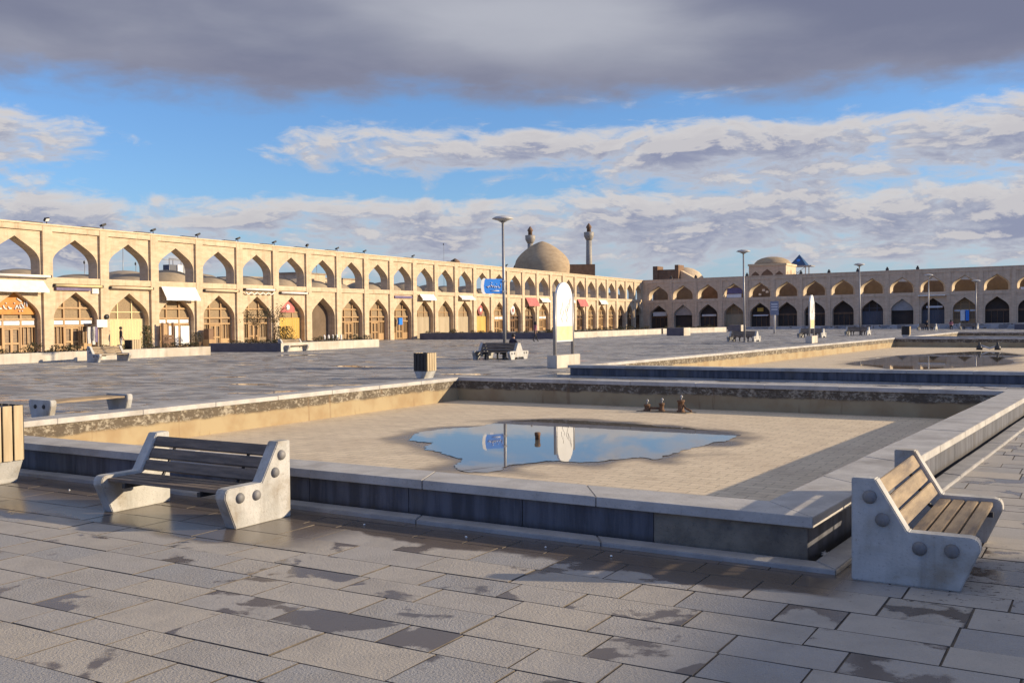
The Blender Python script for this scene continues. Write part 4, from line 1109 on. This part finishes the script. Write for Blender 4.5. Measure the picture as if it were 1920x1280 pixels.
c0=V2(G(787,636.5)); c1=V2(G(1045,635.3)); c2=V2(G(1240,626)); c3=V2(G(1365,621)); 
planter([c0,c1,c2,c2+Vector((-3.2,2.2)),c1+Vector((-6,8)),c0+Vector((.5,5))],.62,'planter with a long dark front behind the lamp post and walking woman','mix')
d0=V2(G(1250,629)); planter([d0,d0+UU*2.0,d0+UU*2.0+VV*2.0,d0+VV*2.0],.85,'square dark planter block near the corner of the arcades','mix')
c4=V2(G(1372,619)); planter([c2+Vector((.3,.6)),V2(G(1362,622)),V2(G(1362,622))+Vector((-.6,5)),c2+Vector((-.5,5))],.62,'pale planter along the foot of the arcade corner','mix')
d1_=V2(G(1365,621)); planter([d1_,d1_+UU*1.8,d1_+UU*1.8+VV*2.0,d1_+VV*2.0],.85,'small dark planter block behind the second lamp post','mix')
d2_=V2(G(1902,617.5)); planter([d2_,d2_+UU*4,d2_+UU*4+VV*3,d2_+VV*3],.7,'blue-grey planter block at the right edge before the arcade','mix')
def shrub_mesh(seed, r, h, n, leaf):
    rg=random.Random(seed); mb=MB()
    for i in range(5):
        a=rg.uniform(0,2*pi); mb.tube([(0,0,0),(r*.4*cos(a),r*.4*sin(a),h*.5),(r*.7*cos(a),r*.7*sin(a),h*rg.uniform(.7,1))],[.012,.009,.004],5,0)
    for i in range(n):
        a=rg.uniform(0,2*pi); q=sqrt(rg.random()); z=rg.uniform(.08,1); k=r*q*(1-.35*z)*(1+.3*sin(3*a+seed))
        c=Vector((k*cos(a),k*sin(a),h*z)); R=Matrix.Rotation(rg.uniform(0,6.3),3,'Z')@Matrix.Rotation(rg.uniform(-1.2,1.2),3,'X')
        l=leaf*rg.uniform(.6,1.3); mb.add([c+R@Vector(v) for v in ((0,-l,0),(l*.45,0,.02),(0,l,0),(-l*.45,0,.02))],[(0,1,2,3)],1)
    return mb
SHB=[shrub_mesh(i,.42,.26+.06*i,110,.065) for i in range(4)]
SH0=[]
def shrub(p, z, s, k):
    k=k%4
    if len(SH0)<=k or SH0[k] is None:
        while len(SH0)<=k: SH0.append(None)
        o=SHB[k].build('shrub',[M['wood_dark'],M['leaf']]); SH0[k]=o
    else: o=SH0[k].copy(); COL.objects.link(o)
    o.location=(p[0],p[1],z); o.scale=(s,s,s*random.uniform(.7,1.2)); o.rotation_euler=(0,0,random.uniform(0,6))
    tag(o,'low dark leafy shrub growing in one of the stone planters before the arcades','shrub','low shrubs in the planters')
i=0
def row(p,q,n,z,back,s=1.0):
    global i
    for k in range(n):
        w=p.lerp(q,(k+.5)/n+random.uniform(-.3,.3)/n)+back; shrub(w,z,s*random.uniform(.7,1.25),i); i+=1
row(a0-e*2,a1,26,.46,bk*.9); row(b0+Vector((1.0,1.4)),b1p+Vector((-.6,1.6)),7,.50,Vector((0,0)));row(b1p,b2p,13,.5,bk2*1.0)
row(c0,c1,15,.55,Vector((.2,1.4)));row(c1,c2,18,.55,Vector((-1.2,.9)),1.1)
row(c2+Vector((.6,1.4)),V2(G(1362,622))+Vector((-1,1.2)),10,.55,Vector((0,.6)))
# bigger bush and small round evergreen
o=shrub_mesh(21,.95,1.15,700,.085).build('bush',[M['wood_dark'],M['leaf']]); w=V2(G(510,655)); o.location=(w.x+.4,w.y+2.0,.5); tag(o,'wide dark green bush at the left of the planter by the yellow shutter','bush')
o=shrub_mesh(22,.42,1.5,500,.07).build('bush',[M['wood_dark'],M['cypress']]); w=G(258,668); o.location=(w.x-.2,w.y+2.2,.35); tag(o,'upright olive bush behind the far left bin','bush')
# slim young tree by the fifth shop
def young_tree(loc, h, label):
    r=empty('young_tree',loc,0,label,'tree'); rg=random.Random(9)
    mb=MB(); tips=[(0,0,h*.55)]; mb.tube([(0,0,0),(.05,.02,h*.4),(0,0,h*.75)],[.05,.035,.015],7)
    for k in range(8):
        a=rg.uniform(0,6.3); z=h*rg.uniform(.4,.7); tp=(.55*cos(a),.55*sin(a),z+h*.22); mb.tube([(0,0,z),(.3*cos(a),.3*sin(a),z+h*.12),tp],[.02,.012,.005],5); tips.append(tp)
    mb.build('trunk',M['wood_dark'],r)
    mb=MB()
    for t in tips:
        for k in range(45):
            c=Vector(t)+Vector((rg.gauss(0,.22),rg.gauss(0,.22),rg.gauss(0,.22))); R=Matrix.Rotation(rg.uniform(0,6.3),3,'Z')@Matrix.Rotation(rg.uniform(-1.2,1.2),3,'X'); l=.07
            mb.add([c+R@Vector(v) for v in ((0,-l,0),(l*.5,0,.02),(0,l,0),(-l*.5,0,.02))],[(0,1,2,3)])
    mb.build('crown',M['leaf'],r)
w=G(508,656); young_tree((w.x-.3,w.y+2.4,.5),2.8,'slim young tree in the planter left of the yellow shutter')
w=G(470,658); young_tree((w.x-.3,w.y+2.4,.5),2.5,'small sapling in the planter before the fifth wooden shopfront')
# potted bush by the shops, timber stand, hanging clothes stall
w=LO.xy+LD*(2.72*PL)+LN*.8
r=empty('potted_bush',(w.x,w.y,0),LR,'round bush in a dark pot against the pillar right of the white awning','plant')
mb=MB(); mb.lathe([(.22,0),(.32,.5),(.34,.52),(.28,.5)],n=14); mb.build('pot',M['darkbrick'],r)
mb=shrub_mesh(31,.5,.8,260,.07); mb.v=[(x,y,z+.45) for x,y,z in mb.v]; mb.build('foliage',[M['wood_dark'],M['leaf']],r)
w=AT(172,600,67.5)
r=empty('clothes_stand',(w.x,w.y,0),LR,'stand hung with pale clothes under a white board by the second pillar','stall'); r.scale=(.75,.75,.85)
mb=MB(); mb.tube([(-.5,0,0),(-.5,0,2.2),(.6,0,2.2),(.6,0,0)],.03,6); mb.build('rail',M['steel'],r)
for x,mm,z0 in ((-.35,'cl_pale',.8),(-.05,'cl_navy',1.0),(.15,'cl_pale',.7),(.4,'violet',.9)):
    mb=MB(); mb.slab_xz([(x-.16,2.1),(x+.16,2.1),(x+.2,1.4),(x+.15,z0),(x-.15,z0),(x-.2,1.4)],-.07,.07); mb.build('hanging_garment',M[mm],r)
w=LO.xy+LD*(2.14*PL)+LN*.5
r=empty('timber_stand',(w.x,w.y,0),LR,'reddish timber display stand at the left of the shop with white cloths','stall')
mb=MB()
for x in (-.5,.0,.5): mb.box(x-.06,x+.06,-.06,.06,0,2.0)
mb.box(-.55,.55,-.07,.07,.9,1.1); mb.build('frame',M['darkbrick'],r)
mb=MB(); mb.box(-.43,-.07,-.05,.05,1.12,1.9); mb.build('board',M['wood_shop'],r); mb=MB(); mb.box(-.5,.5,-.05,.05,.05,.88); mb.build('lower_board',M['darkbrick'],r)
w=LO.xy+LD*(3.05*PL)+LN*.6
r=empty('crate_stack',(w.x,w.y,0),LR,'wooden display boxes stacked against the third pillar','crate')
mb=MB(); mb.box(-.3,.3,-.3,.3,0,.7); mb.build('lower_box',M['wood_shop'],r); mb=MB(); mb.box(-.28,.25,-.25,.25,.7,1.5); mb.build('upper_box',M['darkbrick'],r)
# white bollards before the blank arch
bo=None
for k in range(5):
    w=LO.xy+LD*((6.2+.14*k)*PL)+LN*.9
    if bo is None:
        mb=MB(); mb.lathe([(.09,0),(.09,.6),(.06,.72),(.01,.75)],n=12); bo=o=mb.build('bollard',M['white'])
    else: o=bo.copy(); COL.objects.link(o)
    o.location=(w.x,w.y,0); tag(o,'short white bollard in the row before the blank brown arch','bollard','white bollards before the blank arch')
# ------------------------------------------------------------------ fountain pipes
zf=-.262
def fountain():
    a=G(1243,772,zf); r=empty('fountain_jets',(a.x,a.y,zf),UA,'rusty fountain pipes on a flat slab at the back of the nearest pool','fountain'); r.scale=(.66,.66,.9)
    mb=MB(); mb.prism([(-1.0,-.3),(1.1,-.4),(1.3,.2),(.2,.4),(-.9,.25)],-.03,.02); mb.build('slab',M['mudslab'],r,bevel=.01,recalc=True)
    for x,y,h,rr in ((-.62,-.1,.16,.10),(-.05,.0,.20,.09),(.72,.05,.30,.12)):
        mb=MB(); mb.lathe([(rr*1.4,.02),(rr*1.4,.06),(rr,.065),(rr,h),(rr*1.25,h+.005),(rr*1.25,h+.05),(rr*.4,h+.055)],(x,y,0),14); p=mb.build('jet_base',M['rust'],r)
        mb=MB(); mb.tube([(x,y,h+.04),(x+.02,y,h+.13)],.028,8); mb.lathe([(.05,h+.12),(.06,h+.15),(.03,h+.19),(.005,h+.2)],(x+.02,y,0),10); mb.build('nozzle',M['steel'],p)
    mb=MB(); mb.tube([(-.62,-.1,.1),(-.3,-.02,.1),(-.05,0,.1)],.035,8); mb.build('feed_pipe',M['rust'],r); mb=MB(); mb.tube([(.72,.05,.3),(.95,.0,.12),(1.2,-.1,.06)],.03,8); mb.build('feed_pipe',M['rust'],r)
fountain()
w=G(1008,824,ZW); mb=MB(); mb.lathe([(.05,-.02),(.05,.08),(.06,.085),(.06,.14),(.045,.15),(.01,.152)],n=14); o=mb.build('pipe_stub',M['rust']); o.location=(w.x,w.y,ZW); tag(o,'short rusty pipe standing upright in the puddle of the nearest pool','pipe')
w=G(1855,656,-.26); r=empty('fountain_jets',(w.x,w.y,-.26),UA,'dark fountain nozzle pair standing in the second pool','fountain')
for x in (-.6,.5):
    mb=MB(); mb.lathe([(.2,0),(.18,.25),(.1,.3),(.06,.5),(.02,.55)],(x,0,0),12); mb.build('jet_base',M['black'],r)
mb=MB(); mb.tube([(-.5,0,.3),(0,.1,.1),(.45,0,.25)],.06,8); mb.build('feed_pipe',M['lampwhite'],r)
# ------------------------------------------------------------------ people
def person(loc, rz, label, J, edges, mats, hair=None):
    """one skinned body; J name->(pos,radius,material slot)"""
    names=list(J); me=bpy.data.meshes.new('body')
    me.from_pydata([J[k][0] for k in names],[(names.index(a),names.index(b)) for a,b in edges],[])
    o=bpy.data.objects.new('body',me); COL.objects.link(o)
    md=o.modifiers.new('skin','SKIN'); md.use_smooth_shade=True
    for i,k in enumerate(names):
        sv=me.skin_vertices[0].data[i]; rr=J[k][1]; sv.radius=(rr,rr) if not isinstance(rr,tuple) else rr; sv.use_root=(k=='pelvis')
    sb=o.modifiers.new('sub','SUBSURF'); sb.levels=1; sb.render_levels=1
    dg=bpy.context.evaluated_depsgraph_get(); nm_=bpy.data.meshes.new_from_object(o.evaluated_get(dg))
    bpy.data.objects.remove(o); nm_.name='person'
    nm_.materials.clear()
    for m in mats: nm_.materials.append(m)
    P=[Vector(J[k][0]) for k in names]; seg=[(Vector(J[a][0]),Vector(J[b][0]),J[a][2],J[b][2]) for a,b in edges]
    for f in nm_.polygons:
        f.use_smooth=True; best=1e9; mi=0
        for a,b,ma,mb_ in seg:
            ab=b-a; t=max(0,min(1,(f.center-a).dot(ab)/ab.length_squared)); d=(f.center-a-ab*t).length
            if d<best: best=d; mi=ma if t<.5 else mb_
        f.material_index=mi
    p=bpy.data.objects.new('person',nm_); COL.objects.link(p); p.location=loc; p.rotation_euler=(0,0,rz); tag(p,label,'person')
    hd=Vector(J['head'][0])
    mb=MB()
    if hair=='scarf': mb.lathe([(.10,-.16),(.125,-.08),(.13,.02),(.115,.09),(.07,.14),(.01,.155)],tuple(hd+Vector((0,.02,0))),14)
    else: mb.lathe([(.095,-.03),(.112,.03),(.10,.09),(.06,.13),(.01,.142)],tuple(hd+Vector((0,.02,.005))),14)
    h=mb.build('hair' if hair!='scarf' else 'headscarf',M['hair'] if hair!='scarf' else M['cl_black'],p)
    return p
def fingers(J,E,hand,side,c,down):
    c=Vector(c); dn=Vector(down)
    for i,l in enumerate((.07,.085,.08,.06)):
        off=Vector((0,(-.03+i*.02),0)); J[f'f{side}{i}a']=(tuple(c+off+dn*.06),.009,hand); J[f'f{side}{i}b']=(tuple(c+off+dn*(.06+l)+Vector((.012,0,0))),.007,hand)
        E+= [(f'hand{side}',f'f{side}{i}a'),(f'f{side}{i}a',f'f{side}{i}b')]
    J[f't{side}']=(tuple(c+dn*.05+Vector((0,-.05,0))),.009,hand); E.append((f'hand{side}',f't{side}'))
def standing(stride=0.0, armfwd=0.0, bent=0.0):
    # faces -y ; slots 0 skin 1 top 2 trousers 3 shoes
    J={'pelvis':((0,0,.95),(.15,.11),2),'waist':((0,0,1.08),(.135,.10),1),'chest':((0,-.01,1.30),(.165,.115),1),'neck0':((0,0,1.45),(.09,.08),1),'neck':((0,-.01,1.52),.052,0),'head':((0,-.02,1.63),(.083,.10),0),'crown':((0,-.015,1.70),(.07,.085),0),'nose':((0,-.115,1.615),.012,0)}
    E=[('pelvis','waist'),('waist','chest'),('chest','neck0'),('neck0','neck'),('neck','head'),('head','crown'),('head','nose')]
    for s,n in ((-1,'L'),(1,'R')):
        st=stride*s
        J['hip'+n]=((.09*s,0,.88),.095,2); J['knee'+n]=((.095*s,-.5*st-.02,.50),.062,2); J['ank'+n]=((.095*s,-st+(.06 if st<0 else 0),.10+(.03 if st<0 else 0)),.043,2); J['toe'+n]=((.105*s,-st-.15,.04),.036,3)
        E+=[('pelvis','hip'+n),('hip'+n,'knee'+n),('knee'+n,'ank'+n),('ank'+n,'toe'+n)]
        sw=-stride*s*.8-armfwd
        J['sho'+n]=((.175*s,0,1.41),.062,1); J['elb'+n]=((.225*s,.03+sw*.4,1.14),.047,1); J['wri'+n]=((.22*s,-.05+sw,.93+armfwd*.45),.032,0); J['hand'+n]=((.22*s,-.07+sw*1.1,.87+armfwd*.5),(.036,.02),0)
        E+=[('neck0','sho'+n),('sho'+n,'elb'+n),('elb'+n,'wri'+n),('wri'+n,'hand'+n)]
        fingers(J,E,0,n,J['hand'+n][0],(0,-.15,-1))
    return J,E
def seated():
    J={'pelvis':((0,.0,.52),(.16,.12),2),'waist':((0,.02,.66),(.14,.10),1),'chest':((0,-.01,.88),(.17,.12),1),'neck0':((0,-.03,1.02),(.09,.08),1),'neck':((0,-.05,1.09),.052,0),'head':((0,-.08,1.20),(.083,.10),0),'crown':((0,-.075,1.27),(.07,.085),0),'nose':((0,-.175,1.185),.012,0)}
    E=[('pelvis','waist'),('waist','chest'),('chest','neck0'),('neck0','neck'),('neck','head'),('head','crown'),('head','nose')]
    for s,n in ((-1,'L'),(1,'R')):
        J['hip'+n]=((.10*s,-.06,.51),.09,2); J['knee'+n]=((.12*s,-.46,.52),.065,2); J['ank'+n]=((.11*s,-.46,.10),.043,2); J['toe'+n]=((.12*s,-.62,.04),.036,3)
        E+=[('pelvis','hip'+n),('hip'+n,'knee'+n),('knee'+n,'ank'+n),('ank'+n,'toe'+n)]
        J['sho'+n]=((.18*s,-.01,.99),.062,1); J['elb'+n]=((.24*s,-.10,.74),.047,1); J['wri'+n]=((.14*s,-.32,.64),.032,0); J['hand'+n]=((.11*s,-.39,.62),(.036,.02),0)
        E+=[('neck0','sho'+n),('sho'+n,'elb'+n),('elb'+n,'wri'+n),('wri'+n,'hand'+n)]
        fingers(J,E,0,n,J['hand'+n][0],(0,-1,-.25))
    return J,E
J,E_=standing(.24); w=G(1004,640.5)
person(w,UA+2.6,'woman in a rose top and black trousers walking across the plaza near the planter',J,E_,[M['skin'],M['cl_pink'],M['cl_black'],M['cl_black']],'scarf')
J,E_=standing(.05,.10); w=AT(226,600,69.3)
person((w.x,w.y,0),pi/2+.6,'man in a black jacket and pale trousers standing before the cream shutter',J,E_,[M['skin'],M['cl_black'],M['cl_pale'],M['cl_black']])
dl=d1.matrix_world if False else None
def on_bench(root_loc, rz, lx, ly): 
    c,s=cos(rz),sin(rz); return (root_loc[0]+lx*c-ly*s, root_loc[1]+lx*s+ly*c, 0)
J,E_=seated(); w=on_bench(d1.location,RZ,-.50,1.62)
person((w[0],w[1],-.02),RZ-pi/2,'person in dark clothes seated on the far side of the bench by the lamp post',J,E_,[M['skin'],M['cl_navy'],M['cl_black'],M['cl_black']])
J,E_=seated(); w=on_bench(farbench.location,RZ,.52,1.2)
person((w[0],w[1],farbench.location.z-.02),RZ+pi/2,'tiny dark-clothed person seated on the far bench before the right arcade',J,E_,[M['skin'],M['cl_black'],M['cl_black'],M['cl_black']])
J,E_=seated(); q=tplace(1783,136); 
rk=empty('stool',(q.x,q.y,q.z),0,'low stool under a seated person before the slate shutter','stool'); mb=MB(); mb.lathe([(.2,.38),(.2,.43),(.02,.435)],n=12); mb.build('seat',M['wood_dark'],rk)
for a in (0,2.1,4.2):
    mb=MB(); mb.tube([(.16*cos(a),.16*sin(a),.38),(.2*cos(a),.2*sin(a),0)],.02,6); mb.build('leg',M['wood_dark'],rk)
person((q.x,q.y,q.z-.02),-.3,'person in rose and dark clothes seated on a stool before the right arcade',J,E_,[M['skin'],M['cl_pink'],M['cl_black'],M['cl_black']],'scarf')
# ------------------------------------------------------------------ small litter
pb=None
for k,(px,py) in enumerate(((683,984),(874,1007),(1023,1026),(1146,1043),(130,919))):
    w=G(px,py)
    if pb is None:
        mb=MB(); mb.lathe([(.006,0),(.016,.004),(.018,.012),(.010,.02),(.002,.022)],n=8); pb=o=mb.build('pebble',M['white'])
    else: o=pb.copy(); COL.objects.link(o)
    o.location=(w.x,w.y,.0); o.rotation_euler=(0,0,k); s=random.uniform(.55,.8); o.scale=(s,s*1.2,s)
    tag(o,'small white pebble lying on the wet paving below the pool kerb','pebble','white pebbles along the kerb')
w=G(1553,1040,-.02); rg=random.Random(2); mb=MB()
for k in range(14):
    c=Vector((rg.uniform(-.05,.05),rg.uniform(-.03,.03),.02+rg.uniform(-.015,.02))); R=Matrix.Rotation(rg.uniform(0,6),3,'Z')@Matrix.Rotation(rg.uniform(-1,1),3,'X'); mb.obox(c,.05,.035,.004,R)
o=mb.build('crumpled_paper',M['white']); o.location=(w.x,w.y,-.03); tag(o,'crumpled white paper in the channel by the pool corner','litter')
# ------------------------------------------------------------------ added unseen block off the right edge, placed to shade the near right paving
def side_block():
    L=42.0; e_=SUN.xy.normalized(); 
    p0=Vector((1.45,7.4))+e_*L; h=L*SUN.z/SUN.xy.length
    r=empty('shade_block',(p0.x,p0.y,0),UA,'added unseen flat-roofed brick kiosk standing off to the right of the nearest bench','blocker')
    mb=MB(); mb.box(0,5,-14,2.0,0,h-.25); mb.build('wall',M['brick_shade'],r)
    mb=MB(); mb.box(-.0,5.2,-14.2,2.2,h-.25,h); mb.build('roof',M['brick_edge'],r)
    for k in range(4):
        mb=MB(); mb.box(-.03,.02,-12.5+3.5*k,-10.5+3.5*k,.9,2.4); mb.build('window',M['glass'],r)
side_block()
